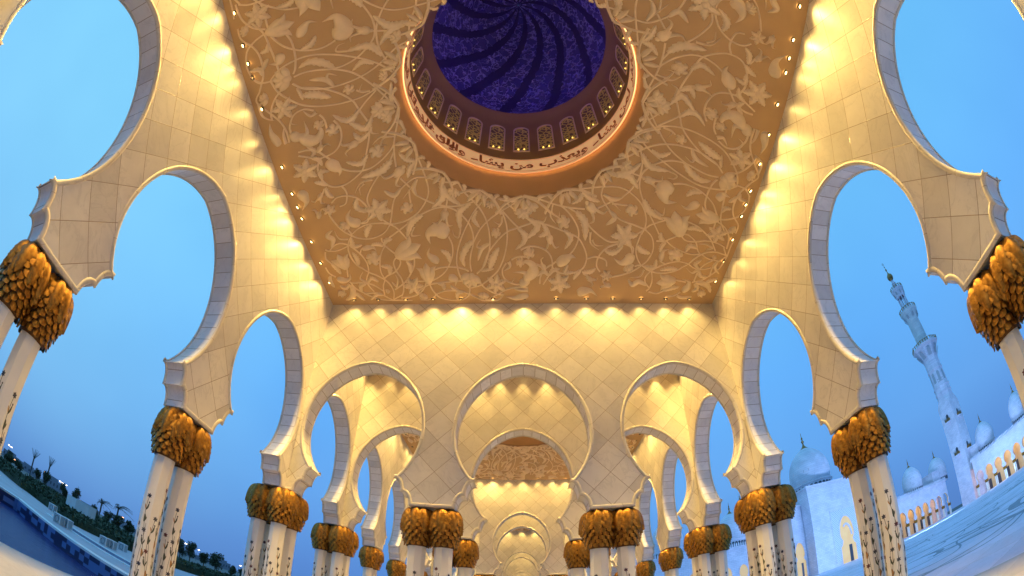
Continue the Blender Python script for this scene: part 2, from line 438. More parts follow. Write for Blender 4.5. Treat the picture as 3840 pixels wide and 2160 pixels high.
def blade(mb,axis,w,hgt,z0,prof=leafprof,serr=0,dn=-1,m=0,n=None,rib=True):
    """raised leaf shape along a 2d axis; dn=-1 hangs below z0, +1 stands above"""
    n=n or max(4,int(22/max(1,len(axis)-1)))
    ax=catmull(axis,n); L=len(ax); vs=[];fs=[]
    for i,p in enumerate(ax):
        a=ax[max(i-1,0)]; b=ax[min(i+1,L-1)]; dx,dy=b[0]-a[0],b[1]-a[1]; l=hypot(dx,dy) or 1; nx,ny=-dy/l,dx/l; tx,ty=dx/l,dy/l
        t=i/(L-1); ww=w/2*prof(t); back=0
        if serr:
            ph=(t*serr)%1.0; ww*= (.72+.42*(1-ph)) if t<.93 else 1
            back=ww*.25
        hh=hgt*min(1,ww/(w/2)*1.3+.1)
        for s_,hz in ((-1,0),(-.8,.45),(-.4,.85),(0,.72 if (serr and rib) else 1.0),(.4,.85),(.8,.45),(1,0)):
            bk=back*abs(s_)
            vs.append((p[0]+nx*ww*s_-tx*bk,p[1]+ny*ww*s_-ty*bk,z0+dn*(hh*hz if hz else -.01)))
    for i in range(L-1):
        for k in range(6):
            a=i*7+k; fs.append((a,a+1,a+8,a+7) if dn>0 else (a,a+7,a+8,a+1))
    mb.add(vs,fs,m)
def vine(mb,pts,w,z0,h=None,dn=-1,m=0,n=6,taper=False):
    h=h or w*.6; ax=catmull(pts,n); L=len(ax); vs=[];fs=[]
    for i,p in enumerate(ax):
        a=ax[max(i-1,0)]; b=ax[min(i+1,L-1)]; dx,dy=b[0]-a[0],b[1]-a[1]; l=hypot(dx,dy) or 1; nx,ny=-dy/l,dx/l
        q=w*(1-.75*i/(L-1)) if taper else w
        for s_,hz in ((-.5,0),(-.36,.75),(0,1),(.36,.75),(.5,0)):
            vs.append((p[0]+nx*q*s_,p[1]+ny*q*s_,z0+dn*(h*hz if hz else -.01)))
    for i in range(L-1):
        for k in range(4):
            a=i*5+k; fs.append((a,a+1,a+6,a+5) if dn>0 else (a,a+5,a+6,a+1))
    mb.add(vs,fs,m)
def dome_blob(mb,c,r,h,z0,dn=-1,m=0,n=14,sx=1,ang=0):
    vs=[];fs=[]
    rings=[(1,-.1),(.85,.5),(.5,.88),(.15,1)]
    for rr,hz in rings:
        for i in range(n):
            a=2*pi*i/n; x,y=r*rr*cos(a)*sx,r*rr*sin(a)
            vs.append((c[0]+x*cos(ang)-y*sin(ang),c[1]+x*sin(ang)+y*cos(ang),z0+dn*h*hz))
    for j in range(3):
        for i in range(n):
            k=(i+1)%n; f=(j*n+i,j*n+k,(j+1)*n+k,(j+1)*n+i); fs.append(f if dn>0 else f[::-1])
    f=tuple(3*n+i for i in range(n)); fs.append(f if dn>0 else f[::-1]); mb.add(vs,fs,m)

# image px -> ceiling plane
CAM=dict(f=1692.7766,cx=1882.0806,cy=1189.4468,pitch=.6714,yaw=.0599,roll=.0345)
RH,CRISE=3.12,1.08
def crise(x,y):
    r=hypot(x,y)
    if r<=RH: return CRISE
    k=6.1*r/max(abs(x),abs(y)); t=max(0,min(1,(k-r)/(k-RH)))
    return CRISE*(.55*t+.45*t*t*(3-2*t))
def ceilpt(u,v,z=HC-EYE):
    p=CAM; dx,dy=u-p['cx'],p['cy']-v; r=hypot(dx,dy); th=2*math.asin(r/2/p['f']); ph=atan2(dy,dx)
    xr,ur,fw=sin(th)*cos(ph),sin(th)*sin(ph),cos(th)
    cr,sr=cos(p['roll']),sin(p['roll']); x=cr*xr-sr*ur; up=sr*xr+cr*ur
    cp,sp=cos(p['pitch']),sin(p['pitch']); y=cp*fw-sp*up; zz=sp*fw+cp*up
    c,s=cos(p['yaw']),sin(p['yaw']); X,Y=c*x-s*y,s*x+c*y
    zc=z
    for i in range(12):
        t=zc/zz; zc=z+crise(X*t,Y*t-CY)
    return (X*t,Y*t-CY)
def conv(ox,oy,sc,rot=False):
    def f(q):
        x,y=ceilpt(ox+q[0]*sc,oy+q[1]*sc); 
        return (y,-x) if rot else (x,y)
    return f
FA=conv(1440,640,.34505); FB=conv(1220,760,.26217); FC=conv(1120,300,.38664,True)
VA=[[(600,115),(700,125),(800,122)],[(803,120),(870,230),(1010,370),(1090,490),(1135,620),(1150,760),(1140,880),(1090,1030),(1010,1115)],
[(281,-365),(330,-240),(390,-90),(425,0),(450,70),(480,180),(475,280),(420,390),(340,480),(230,545),(110,575),(0,572)],
[(60,600),(80,500),(100,350),(150,240),(230,150),(330,80),(420,68),(500,80),(600,115)],
[(60,725),(200,620),(330,520),(450,450),(560,405),(680,395),(780,430),(900,540),(960,660),(970,780),(945,900),(935,1000),(950,1090)],
[(1160,255),(1080,280),(930,350),(800,380),(640,380),(480,330),(360,270)],
[(1160,255),(1010,400),(900,590),(830,760),(790,920),(800,1060),(850,1190),(925,1270)],
[(1160,255),(1240,380),(1300,490),(1335,620),(1335,780),(1300,950),(1240,1080),(1150,1170),(1050,1240),(930,1272)],
[(1525,295),(1400,360),(1250,450),(1130,540),(1040,640),(970,780)],
[(1525,295),(1600,350),(1700,430),(1790,520)],
[(1290,440),(1400,560),(1500,650),(1560,690)],[(1620,560),(1450,620),(1340,660),(1230,760),(1130,900),(1070,1060)],
[(700,710),(740,800),(745,900),(710,1020),(640,1120),(530,1190)],[(530,1085),(620,1050),(760,1045),(870,1065),(920,1090)],
[(930,1230),(925,1340),(850,1400)],[(930,1340),(1000,1370),(1090,1410),(1200,1360),(1330,1290),(1450,1265),(1565,1270)],
[(1020,1190),(1110,1280),(1220,1335),(1300,1345)],[(400,1400),(500,1395),(590,1330),(700,1300),(850,1310),(930,1340)],
[(370,1310),(480,1240),(620,1215),(760,1200),(890,1190)],[(490,1220),(540,1310),(620,1380),(760,1405),(880,1385),(930,1345)],
[(150,925),(105,990),(130,1080),(195,1180),(215,1290),(195,1360)],[(150,925),(180,1000),(130,1090),(40,1140),(0,1180)],
[(330,930),(325,1040),(285,1130),(220,1220),(120,1290)],[(460,1215),(420,1300),(330,1360),(190,1380)],
[(270,200),(280,280),(290,345)],[(690,290),(680,360),(670,420)],[(1285,490),(1280,560),(1245,610)],
[(1385,965),(1450,935),(1565,935)],[(1330,1000),(1285,1080),(1310,1170),(1400,1225),(1480,1235)]]
VB=[[(60,180),(140,290),(240,390),(360,460),(480,505),(620,515),(740,485),(850,420),(920,320),(940,250)],
[(370,460),(470,370),(600,310),(780,290),(940,295)],
[(330,390),(375,460),(335,560),(330,680),(380,800),(480,910),(620,990),(740,1040),(850,1100),(930,1170),(980,1270),(980,1390)],
[(0,670),(60,690),(180,680),(300,630),(330,600)],[(60,690),(130,610),(220,580),(330,605),(430,670),(530,760),(600,870),(620,980),(595,1070),(600,1150),(700,1270)],
[(0,700),(10,800),(90,870)],[(0,920),(60,1010),(150,1060)],[(350,1130),(430,1220),(560,1290),(660,1340),(800,1380),(970,1395)],
[(380,1145),(560,1145),(700,1180),(830,1260)],[(850,620),(800,720),(780,880),(800,1000),(850,1100),(830,1200),(850,1320)],
[(800,500),(830,590),(900,650),(1010,740)],[(560,1300),(720,1290),(830,1320),(970,1390)],[(510,290),(600,240),(625,140),(590,50),(540,0)],
[(310,930),(325,1060)],[(720,170),(880,280),(1030,370),(1170,520),(1210,580)],[(500,740),(510,680),(540,640)],
[(1130,1140),(1270,1120),(1420,1120),(1600,1080)],[(970,1395),(1110,1390),(1250,1395)],[(1095,1320),(1000,1370),(970,1395)]]
VC=[[(0,215),(100,270),(230,305),(380,320),(520,300),(660,240),(790,160),(870,90),(950,0)],
[(20,60),(120,115),(260,145),(420,155),(560,190),(660,260),(740,350),(810,460),(880,520),(980,560),(1095,570)],
[(400,150),(520,110),(650,60),(770,0)],[(570,0),(700,20),(800,70),(870,140),(930,200),(980,260)],[(980,262),(960,400),(930,560),(925,700),(945,840)],
[(860,110),(780,220),(720,330),(690,450),(680,580),(650,740),(620,870),(520,970),(420,1025),(310,1030),(230,970),(185,860),(210,770),(260,740)],
[(415,860),(500,880),(610,880),(720,840),(830,750),(910,650),(930,600)],[(925,690),(860,830),(760,950),(690,1070),(665,1170),(720,1290)],
[(0,700),(80,680),(180,690),(260,740),(320,780)],[(340,390),(400,460),(415,560),(380,660),(300,725),(190,760),(100,750),(0,735)],
[(0,410),(60,350),(150,330),(290,360)],[(420,1030),(465,1090),(460,1190),(400,1225)],
[(320,1190),(370,1140),(460,1120),(560,1140),(640,1200),(685,1290),(670,1370),(610,1390)],[(260,395),(260,440),(290,470)],[(250,1050),(230,1110)],
[(680,160),(800,160)],[(580,610),(640,570),(690,500)],[(790,640),(830,560),(930,545)],[(985,950),(1080,1040)]]
LA=[([(610,130),(640,280),(520,400)],.28,1),([(620,130),(700,280),(830,365)],.22,1),([(940,355),(820,450),(830,640)],.26,1),([(830,630),(810,720),(760,700),(745,640)],.07,0),
([(420,480),(300,560),(250,720)],.28,1),([(330,600),(300,700),(400,700)],.1,0),([(1010,430),(970,520),(1040,615)],.18,1),([(970,760),(900,830),(850,940),(880,1040)],.24,1),
([(1150,790),(1060,850),(1020,980)],.16,0),([(1080,840),(1010,820),(1050,745)],.1,0),([(1150,1060),(1180,960),(1250,830)],.28,1),([(1060,1090),(1120,1075),(1195,1065)],.12,1),
([(1080,270),(1000,240),(900,210)],.16,1),([(1470,325),(1380,320),(1235,305)],.16,1),([(1440,610),(1520,690),(1520,770),(1430,855)],.2,1),([(715,990),(690,910),(615,860)],.2,1),
([(290,1110),(285,1030),(240,970)],.2,1),([(60,1110),(50,1050),(0,1020)],.16,1),([(180,190),(110,270),(0,215)],.18,0),([(360,90),(290,190),(205,305)],.1,0),([(360,90),(320,190),(360,275)],.16,0),
([(1285,500),(1260,580),(1190,550)],.07,0),([(1350,980),(1370,1040),(1300,1090)],.14,0),([(1310,1180),(1380,1210),(1420,1160)],.08,0),([(655,1290),(640,1240),(580,1220)],.18,1),
([(810,1300),(760,1280),(720,1245)],.16,1),([(860,1320),(800,1330),(800,1400)],.16,1),([(1110,1400),(1240,1400),(1310,1330)],.12,0),([(1565,1300),(1470,1295),(1400,1275)],.12,0)]
LB=[([(660,310),(600,380),(590,500)],.24,1),([(370,500),(400,620),(530,605)],.2,1),([(830,600),(870,540),(960,520)],.2,1),([(830,620),(740,590),(650,600)],.18,1),([(480,890),(450,800),(385,705)],.18,1),
([(920,1030),(920,930),(790,900)],.2,1),([(590,1130),(500,1080),(540,985)],.1,0),([(610,1150),(660,1080),(770,1130)],.16,1),([(1020,1200),(1040,1110),(1000,1030)],.1,0),([(1020,1190),(980,1160),(950,1130)],.1,0),
([(590,1150),(510,1190),(530,1270)],.2,1),([(370,1170),(400,1270),(380,1340),(295,1390)],.26,1),([(350,1160),(290,1220),(210,1180)],.2,1),([(430,1290),(490,1330),(575,1395)],.18,1),
([(90,860),(150,920),(230,1020)],.2,1),([(75,1040),(70,1110),(135,1210)],.16,0),([(90,640),(110,530),(30,470),(100,390)],.2,0),([(330,520),(200,510),(130,400)],.07,0),([(830,1320),(740,1310),(650,1390)],.16,1)]
LC=[([(510,120),(400,90),(240,65)],.16,0),([(470,110),(450,50),(520,20)],.1,0),([(90,100),(110,170),(165,245)],.16,1),([(160,170),(280,260),(470,235)],.28,1),([(320,370),(230,410),(150,350)],.16,0),
([(310,380),(300,420),(330,440)],.06,0),([(715,350),(640,470),(475,400)],.24,1),([(690,500),(600,570),(530,510)],.2,1),([(700,450),(710,510),(775,520)],.1,0),([(665,720),(600,810),(460,795)],.2,1),
([(900,770),(800,880),(610,945)],.3,1),([(720,960),(600,1000),(545,1100)],.1,0),([(640,1000),(590,1050),(605,1120)],.08,0),([(860,540),(780,560),(715,630)],.1,0),([(820,560),(800,630),(860,625)],.06,0),
([(280,1020),(220,1000),(150,990)],.18,1),([(260,1040),(290,1110),(345,1140)],.18,1),([(230,960),(210,890),(300,885)],.18,1),([(120,750),(150,690),(75,640)],.16,1),([(120,755),(190,770),(230,830)],.16,1),
([(560,1150),(560,1230),(660,1285)],.22,1),([(30,400),(20,460),(90,465)],.1,0),([(940,20),(930,120),(945,200)],.14,0),([(980,400),(1020,470),(1035,530)],.14,0),([(1130,780),(1050,770),(970,710)],.2,1),([(1130,790),(1080,850),(1060,950)],.22,1)]
PA=[([(700,700),(590,640),(480,690),(505,795)],.5),([(600,990),(530,950),(480,900),(495,835)],.25),([(700,1150),(780,1180),(775,1250)],.25),([(1570,1350),(1430,1380),(1325,1370)],.25),([(1470,1225),(1540,1200),(1530,1110),(1400,1105)],.3)]
PB=[([(510,290),(400,280),(320,200),(360,95)],.34),([(170,1070),(260,1110),(350,1090),(350,1010)],.26),([(530,660),(620,640),(690,640),(730,695)],.2)]
PC=[([(5,530),(100,590),(190,560),(215,480),(145,435)],.36),([(275,780),(350,840),(400,880),(395,930)],.34),([(0,1080),(50,1130),(75,1190),(35,1265)],.34)]
BELL=[(FA,(145,920),(400,800)),(FA,(490,1205),(450,1000)),(FB,(300,925),(170,740))]
TRUM=[(FA,(665,430),(640,590)),(FC,(1010,850),(890,990)),(FC,(575,605),(430,670)),(FC,(665,150),(575,155)),(FC,(190,690),(250,600)),(FC,(215,1105),(190,1190)),(FC,(200,1330),(190,1250))]
ROSE=[(FA,(250,400),.19),(FC,(330,480),.17),(FB,(690,790),.24),(FC,(755,690),.2),(FA,(1480,990),.13),(FA,(1215,670),.14),(FB,(240,1290),.15)]
LOT=[(FA,(950,1150),.40,0),(FA,(770,215),.24,0),(FA,(1155,345),.2,0),(FA,(1510,430),.3,0),(FA,(1220,1230),.34,1),(FA,(320,1250),.34,1),(FA,(1085,1340),.22,0),(FA,(435,1350),.19,0),(FB,(750,100),.42,1),(FB,(300,310),.22,0),(FC,(65,880),.38,1),(FC,(875,340),.28,0),(FC,(15,20),.3,1),(FB,(900,1250),.1,0),(FB,(60,100),.2,1)]
def keep(f,l):
    P=[f(q) for q in l]; mx=sum(p[0] for p in P)/len(P)
    return (mx>.05) if f is FC else (mx<.12)
def floral_relief():
    mb=MB(); Z=0.0
    def V(f,l,w):
      if keep(f,l): vine(mb,[f(q) for q in l],w,Z+random.uniform(0,.004),h=w*.62)
    for l in VA: V(FA,l,.052)
    for l in VB: V(FB,l,.048)
    for l in VC: V(FC,l,.052)
    for f,L in ((FA,LA),(FB,LB),(FC,LC)):
        for pts,w,s in L:
          if keep(f,pts): blade(mb,[f(q) for q in pts],w*.88,.035+w*.18,Z,serr=7 if s else 0,prof=leafprof if s else curlprof if w<.15 else leafprof)
    for f,L in ((FA,PA),(FB,PB),(FC,PC)):
        for pts,w in L:
          if keep(f,pts): blade(mb,[f(q) for q in pts],w,.05+w*.2,Z,prof=paisprof)
    for f,a,b in BELL:
        if not keep(f,(a,b)): continue
        A,B=Vector(f(a)),Vector(f(b)); d=B-A; s=d.length; d/=s; n=Vector((-d.y,d.x))
        P=lambda t,o: tuple(A+d*s*t+n*s*o)
        blade(mb,[P(.0,0),P(.45,.0),P(1.0,.0)],s*.55,.13,Z,prof=petalprof)
        for sg in (1,-1): blade(mb,[P(-.03,0),P(.35,.16*sg),P(.62,.28*sg),P(.78,.50*sg)],s*.42,.11,Z,prof=lambda t:sin(pi*min(1,t*.82+.14))**.7*(1-t**3)+.02)
    for f,a,b in TRUM:
        if not keep(f,(a,b)): continue
        A,B=Vector(f(a)),Vector(f(b)); d=B-A; s=d.length; d/=s; n=Vector((-d.y,d.x))
        P=lambda t,o: tuple(A+d*s*t+n*s*o)
        blade(mb,[P(0,0),P(.3,0),P(.7,0)],s*.55,.11,Z,prof=petalprof)
        for sg,k in ((1,.4),(-1,.34)): blade(mb,[P(.3,.1*sg),P(.62,.16*sg),P(.95,(.2+k*.4)*sg),P(.92,(.3+k)*sg)],s*.24,.08,Z,prof=curlprof)
        dome_blob(mb,P(-.04,0),s*.12,.06,Z)
    for f,c,r in ROSE:
        if not keep(f,(c,c)): continue
        C=Vector(f(c))
        dome_blob(mb,tuple(C),r*.72,.11,Z)
        for i in range(5):
            a=2*pi*i/5+r*9; e=C+Vector((cos(a),sin(a)))*r; s0=C+Vector((cos(a+.9),sin(a+.9)))*r*.35
            blade(mb,[tuple(s0),tuple((s0+e)/2+Vector((cos(a+1.3),sin(a+1.3)))*r*.1),tuple(e)],r*.75,.10,Z,prof=petalprof)
    for f,c,r,k in LOT:
        if not keep(f,(c,c)): continue
        C=Vector(f(c)); a0=atan2(*reversed(C.normalized()))
        npt=6 if k else 5
        for i in range(npt):
            a=a0+(2*pi*i/npt if k else (i-2)*.62)
            e=C+Vector((cos(a),sin(a)))*r*(1 if k else .9)
            blade(mb,[tuple(C),tuple((C+e)/2),tuple(e)],r*.62,.09+.015*(i%2),Z,prof=petalprof,serr=5 if k else 0)
        dome_blob(mb,tuple(C),r*.3,.13,Z)
    # pointed edge frames round the opening
    out=MB(); n0=len(mb.v)
    for q in range(4):
        c,s=[(1,0),(0,1),(-1,0),(0,-1)][q]
        o=len(out.v)
        out.v+=[(x*c-y*s,x*s+y*c,z) for x,y,z in mb.v]; out.f+=[[o+k for k in f] for f in mb.f]; out.m+=mb.m; out.uv+=mb.uv
    for i in range(16):
        a=radians(22.5*i+.3); r1=3.03; tip=(r1*sin(a),r1*cos(a))
        for sg in (-1,1):
            b=a+sg*radians(7.5); e=(3.24*sin(b),3.24*cos(b)); b2=a+sg*radians(12.5); e2=(3.62*sin(b2),3.62*cos(b2))
            vine(out,[tip,e,e2],.075,0,h=.06)
            b3=a+sg*radians(4); blade(out,[(3.26*sin(b),3.26*cos(b)),(3.10*sin(a+sg*radians(8.8)),3.10*cos(a+sg*radians(8.8))),(3.09*sin(a+sg*radians(10.5)),3.09*cos(a+sg*radians(10.5)))],.12,.05,0,serr=5)
        dd=lambda r,t:(r*sin(a+t),r*cos(a+t))
        for t in (-.055,0,.055): blade(out,[dd(3.14,t*.5),dd(3.32,t),dd(3.52,t*1.4)],.15,.10,0,prof=petalprof)
    out.v=[(x,y,z+crise(x,y)) for x,y,z in out.v]
    return out
# ceiling slab with round hole
def ceiling_slab(n=96,m=16):
    mb=MB(); hw=W+.02; vs=[];fs=[]
    for j in range(m+2):
        for i in range(n):
            a=2*pi*i/n; c,s_=cos(a),sin(a); q=max(abs(c),abs(s_))
            r=hw/q if j==0 else (lambda t:6.1/q*(1-t)+(RH+.02)*t)((j-1)/m)
            x,y=r*c,r*s_; vs.append((x,y,0 if j<2 else crise(x,y)))
    for i in range(n):
        a=2*pi*i/n; vs.append(((RH+.02)*cos(a),(RH+.02)*sin(a),CRISE+.14))
    for j in range(m+2):
        for i in range(n):
            k=(i+1)%n; fs.append((j*n+k,j*n+i,(j+1)*n+i,(j+1)*n+k))
    mb.add(vs,fs); return mb
ceil0=ceiling_slab().build('bay_ceiling',M['ceil'],smooth=30); ceil0.location=(0,CY,HC)
rel=floral_relief().build('floral_relief',M['relief'],ceil0,smooth=50)
tag(ceil0,'tan square ceiling with raised cream vines and flowers round the near dome opening','ceiling','carved floral ceilings')
for k in range(1,K):
    c=copy_tree(ceil0); c.location=(0,CY+18*k,HC); tag(c,f'tan square ceiling with raised cream vines over the {bayname[k]} bay, seen through the arches','ceiling')
mb=MB(); mb.add([(-W-.02,-2,0),(W+.02,-2,0),(W+.02,2,0),(-W-.02,2,0)],[(3,2,1,0)]); mb.box(-W,W,-1.95,1.95,.02,.3)
sc0=mb.build('narrow_bay_ceiling',M['ceil'])
for k,(a,b) in enumerate(small):
    c=sc0 if k==0 else sc0.copy()
    if k: COL.objects.link(c)
    c.location=(0,(a+b)/2,HC); tag(c,f'plain tan flat ceiling over the {ORD[k]} narrow bay','ceiling','plain ceilings of the narrow bays')

# ---------------------------------------------------------------- dome above the bay
def dome_mats():
    # dark plaster drum
    m,nt,ns,ls,b=mat('dome_swirl')
    tc=N(ns,'ShaderNodeTexCoord'); sp=N(ns,'ShaderNodeSeparateXYZ'); ls.new(tc.outputs['Object'],sp.inputs[0])
    ang=math_(ns,ls,'ARCTAN2',sp.outputs[1],sp.outputs[0])
    uv=N(ns,'ShaderNodeUVMap'); su=N(ns,'ShaderNodeSeparateXYZ'); ls.new(uv.outputs[0],su.inputs[0])
    t=su.outputs[1]   # 0 at ring, 1 at pole
    sw=math_(ns,ls,'MULTIPLY',math_(ns,ls,'POWER',t,1.5),1.35)
    q=math_(ns,ls,'MULTIPLY',math_(ns,ls,'ADD',ang,sw),12/(2*pi))
    no=N(ns,'ShaderNodeTexNoise'); no.inputs['Scale'].default_value=5; ls.new(tc.outputs['Object'],no.inputs['Vector'])
    q=math_(ns,ls,'ADD',q,math_(ns,ls,'MULTIPLY',math_(ns,ls,'SUBTRACT',no.outputs[0],.5),.22))
    fr=math_(ns,ls,'ABSOLUTE',math_(ns,ls,'SUBTRACT',math_(ns,ls,'FRACT',q),.5))
    rib=math_(ns,ls,'LESS_THAN',fr,math_(ns,ls,'MULTIPLY_ADD',t,.10,.11))
    vo=N(ns,'ShaderNodeTexVoronoi'); vo.feature='DISTANCE_TO_EDGE'; vo.inputs['Scale'].default_value=1.9
    wv=N(ns,'ShaderNodeTexNoise'); wv.inputs['Scale'].default_value=3; ls.new(tc.outputs['Object'],wv.inputs['Vector'])
    mp=N(ns,'ShaderNodeVectorMath'); mp.operation='ADD'; ls.new(tc.outputs['Object'],mp.inputs[0]); 
    sc=N(ns,'ShaderNodeVectorMath'); sc.operation='SCALE'; ls.new(wv.outputs['Color'],sc.inputs[0]); sc.inputs['Scale'].default_value=.9; ls.new(sc.outputs[0],mp.inputs[1])
    ls.new(mp.outputs[0],vo.inputs['Vector'])
    ln=math_(ns,ls,'SUBTRACT',1,math_(ns,ls,'MULTIPLY',vo.outputs[0],9)); ln=math_(ns,ls,'MAXIMUM',ln,0)
    rel_=math_(ns,ls,'MULTIPLY',ln,math_(ns,ls,'SUBTRACT',1,rib))
    c=mix(ns,ls,rel_,(.13,.12,.30),(.62,.58,1.0)); c=mix(ns,ls,rib,c,(.06,.05,.12))  # blue of the strip light partly tinted into these base colours
    ls.new(c,b.inputs['Base Color']); b.inputs['Roughness'].default_value=.6
    hgt=math_(ns,ls,'ADD',rel_,math_(ns,ls,'MULTIPLY',rib,-.3))
    bp=N(ns,'ShaderNodeBump'); bp.inputs['Strength'].default_value=.9; bp.inputs['Distance'].default_value=.12; ls.new(hgt,bp.inputs['Height']); ls.new(bp.outputs[0],b.inputs['Normal'])
    M['swirl']=m
    m,nt,ns,ls,b=mat('window_lattice')
    tc=N(ns,'ShaderNodeTexCoord'); vo=N(ns,'ShaderNodeTexVoronoi'); vo.feature='DISTANCE_TO_EDGE'; vo.inputs['Scale'].default_value=6.5; ls.new(tc.outputs['Object'],vo.inputs['Vector'])
    ln=math_(ns,ls,'LESS_THAN',vo.outputs[0],.12)
    ls.new(mix(ns,ls,ln,(.22,.17,.05),(.85,.72,.18)),b.inputs['Base Color']); b.inputs['Roughness'].default_value=.5
    bp=N(ns,'ShaderNodeBump'); bp.inputs['Strength'].default_value=.8; bp.inputs['Distance'].default_value=.05; ls.new(ln,bp.inputs['Height']); ls.new(bp.outputs[0],b.inputs['Normal'])
    M['lattice']=m
dome_mats()
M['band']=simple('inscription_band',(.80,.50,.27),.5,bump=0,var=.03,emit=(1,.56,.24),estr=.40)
M['script']=simple('inscription_ink',(.55,.18,.04),.5,bump=0)
M['strip']=simple('cove_strip_light',(1,.6,.3),.5,bump=0,emit=(1,.55,.2),estr=3.0)
M['blueled']=simple('blue_strip_light',(.2,.2,1),.5,bump=0,emit=(.12,.06,1.0),estr=11)
M['glint']=simple('lattice_lamp',(1,.8,.3),.5,bump=0,emit=(1,.62,.12),estr=3)
RD=3.27; ZB0,ZB1=13.22,13.92; ZW0,ZW1=14.62,16.4; ZR=17.15
def build_dome():
    root=empty('domed_drum',(0,CY,0))
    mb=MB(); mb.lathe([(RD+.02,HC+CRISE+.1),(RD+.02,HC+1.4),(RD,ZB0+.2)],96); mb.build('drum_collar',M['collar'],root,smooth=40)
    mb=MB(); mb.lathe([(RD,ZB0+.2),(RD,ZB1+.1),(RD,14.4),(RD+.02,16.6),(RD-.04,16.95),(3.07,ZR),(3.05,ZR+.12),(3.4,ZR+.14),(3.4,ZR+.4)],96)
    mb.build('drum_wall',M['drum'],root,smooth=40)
    # inscription band
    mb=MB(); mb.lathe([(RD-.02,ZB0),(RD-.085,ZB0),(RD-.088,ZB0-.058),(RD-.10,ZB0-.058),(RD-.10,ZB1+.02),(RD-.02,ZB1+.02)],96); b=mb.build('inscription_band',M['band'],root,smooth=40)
    mb=MB()
    for z in (ZB0+.02,ZB1-.03): mb.lathe([(RD-.103,z),(RD-.103,z+.02)],96)
    mb.build('band_border',M['script'],b)
    mb=MB()
    mb.lathe([(RD-.055,ZB0-.005),(RD-.084,ZB0-.005)],96); mb.lathe([(RD-.045,ZB1+.025),(RD-.012,ZB1+.025)],96)
    mb.build('cove_strip',M['strip'],root)
    # lettering
    try:
        words='\u0648\u064a\u0639\u0630\u0628'
        def shape(txt):
            # contextual presentation forms for the letters used (isolated, final, initial, medial)
            T={'\u0627':(0xFE8D,0xFE8E,0,0),'\u0628':(0xFE8F,0xFE90,0xFE91,0xFE92),'\u062a':(0xFE95,0xFE96,0xFE97,0xFE98),'\u062d':(0xFEA1,0xFEA2,0xFEA3,0xFEA4),'\u062e':(0xFEA5,0xFEA6,0xFEA7,0xFEA8),'\u062f':(0xFEA9,0xFEAA,0,0),'\u0630':(0xFEAB,0xFEAC,0,0),'\u0631':(0xFEAD,0xFEAE,0,0),
            '\u0633':(0xFEB1,0xFEB2,0xFEB3,0xFEB4),'\u0634':(0xFEB5,0xFEB6,0xFEB7,0xFEB8),'\u0636':(0xFEBD,0xFEBE,0xFEBF,0xFEC0),'\u0639':(0xFEC9,0xFECA,0xFECB,0xFECC),'\u063a':(0xFECD,0xFECE,0xFECF,0xFED0),'\u0641':(0xFED1,0xFED2,0xFED3,0xFED4),'\u0642':(0xFED5,0xFED6,0xFED7,0xFED8),'\u0643':(0xFED9,0xFEDA,0xFEDB,0xFEDC),
            '\u0644':(0xFEDD,0xFEDE,0xFEDF,0xFEE0),'\u0645':(0xFEE1,0xFEE2,0xFEE3,0xFEE4),'\u0646':(0xFEE5,0xFEE6,0xFEE7,0xFEE8),'\u0647':(0xFEE9,0xFEEA,0xFEEB,0xFEEC),'\u0648':(0xFEED,0xFEEE,0,0),'\u0649':(0xFEEF,0xFEF0,0,0),'\u064a':(0xFEF1,0xFEF2,0xFEF3,0xFEF4),'\u0621':(0xFE80,0,0,0)}
            out=[]
            for i,ch in enumerate(txt):
                if ch not in T: out.append(ch); continue
                pv=txt[i-1] if i else ' '; nx=txt[i+1] if i+1<len(txt) else ' '
                jp=pv in T and T[pv][2]!=0 and T[ch][1]!=0
                jn=nx in T and T[ch][2]!=0 and T[nx][1]!=0
                f=T[ch][3] if jp and jn else T[ch][1] if jp else T[ch][2] if jn else T[ch][0]
                out.append(chr(f))
            return ''.join(reversed(out))
        seq=[('\u0648\u0625\u0646'.replace('\u0625','\u0627')),'\u062a\u0628\u062f\u0648\u0627','\u0645\u0627','\u0641\u064a','\u0627\u0646\u0641\u0633\u0643\u0645','\u0627\u0648','\u062a\u062e\u0641\u0648\u0647','\u064a\u062d\u0627\u0633\u0628\u0643\u0645','\u0628\u0647','\u0627\u0644\u0644\u0647','\u0641\u064a\u063a\u0641\u0631','\u0644\u0645\u0646','\u064a\u0634\u0627\u0621','\u0648\u064a\u0639\u0630\u0628','\u0645\u0646','\u064a\u0634\u0627\u0621','\u0648\u0627\u0644\u0644\u0647','\u0639\u0644\u0649','\u0643\u0644','\u0634\u064a\u0621','\u0642\u062f\u064a\u0631']
        ctr=14
        ink=MB(); Rr=RD-.106
        def word_mesh(w):
            cu=bpy.data.curves.new('t','FONT'); cu.body=shape(w); cu.size=.59; cu.resolution_u=2; cu.offset=.02
            ob=bpy.data.objects.new('t',cu); COL.objects.link(ob)
            bpy.context.view_layer.update()
            me=bpy.data.meshes.new_from_object(ob); vs=[tuple(v.co) for v in me.vertices]; fs=[tuple(p.vertices) for p in me.polygons]
            bpy.data.objects.remove(ob); bpy.data.curves.remove(cu); bpy.data.meshes.remove(me)
            return vs,fs
        def place(vs,fs,s0):
            # s = arc length measured to the viewer's right from the far point of the ring
            o=[]
            for x,y,z in vs:
                a=(s0+x)/Rr; o.append((Rr*sin(a),Rr*cos(a),ZB0+.21+y*.93))
            ink.add(o,fs)
        gap=.19
        ms=[word_mesh(w) for w in seq]
        wd=[(max(v[0] for v in m_[0])-min(v[0] for v in m_[0])) if m_[0] else 0 for m_ in ms]
        mn=[min(v[0] for v in m_[0]) if m_[0] else 0 for m_ in ms]
        s=-wd[ctr]/2; place(ms[ctr][0],ms[ctr][1],s-mn[ctr])
        l=s
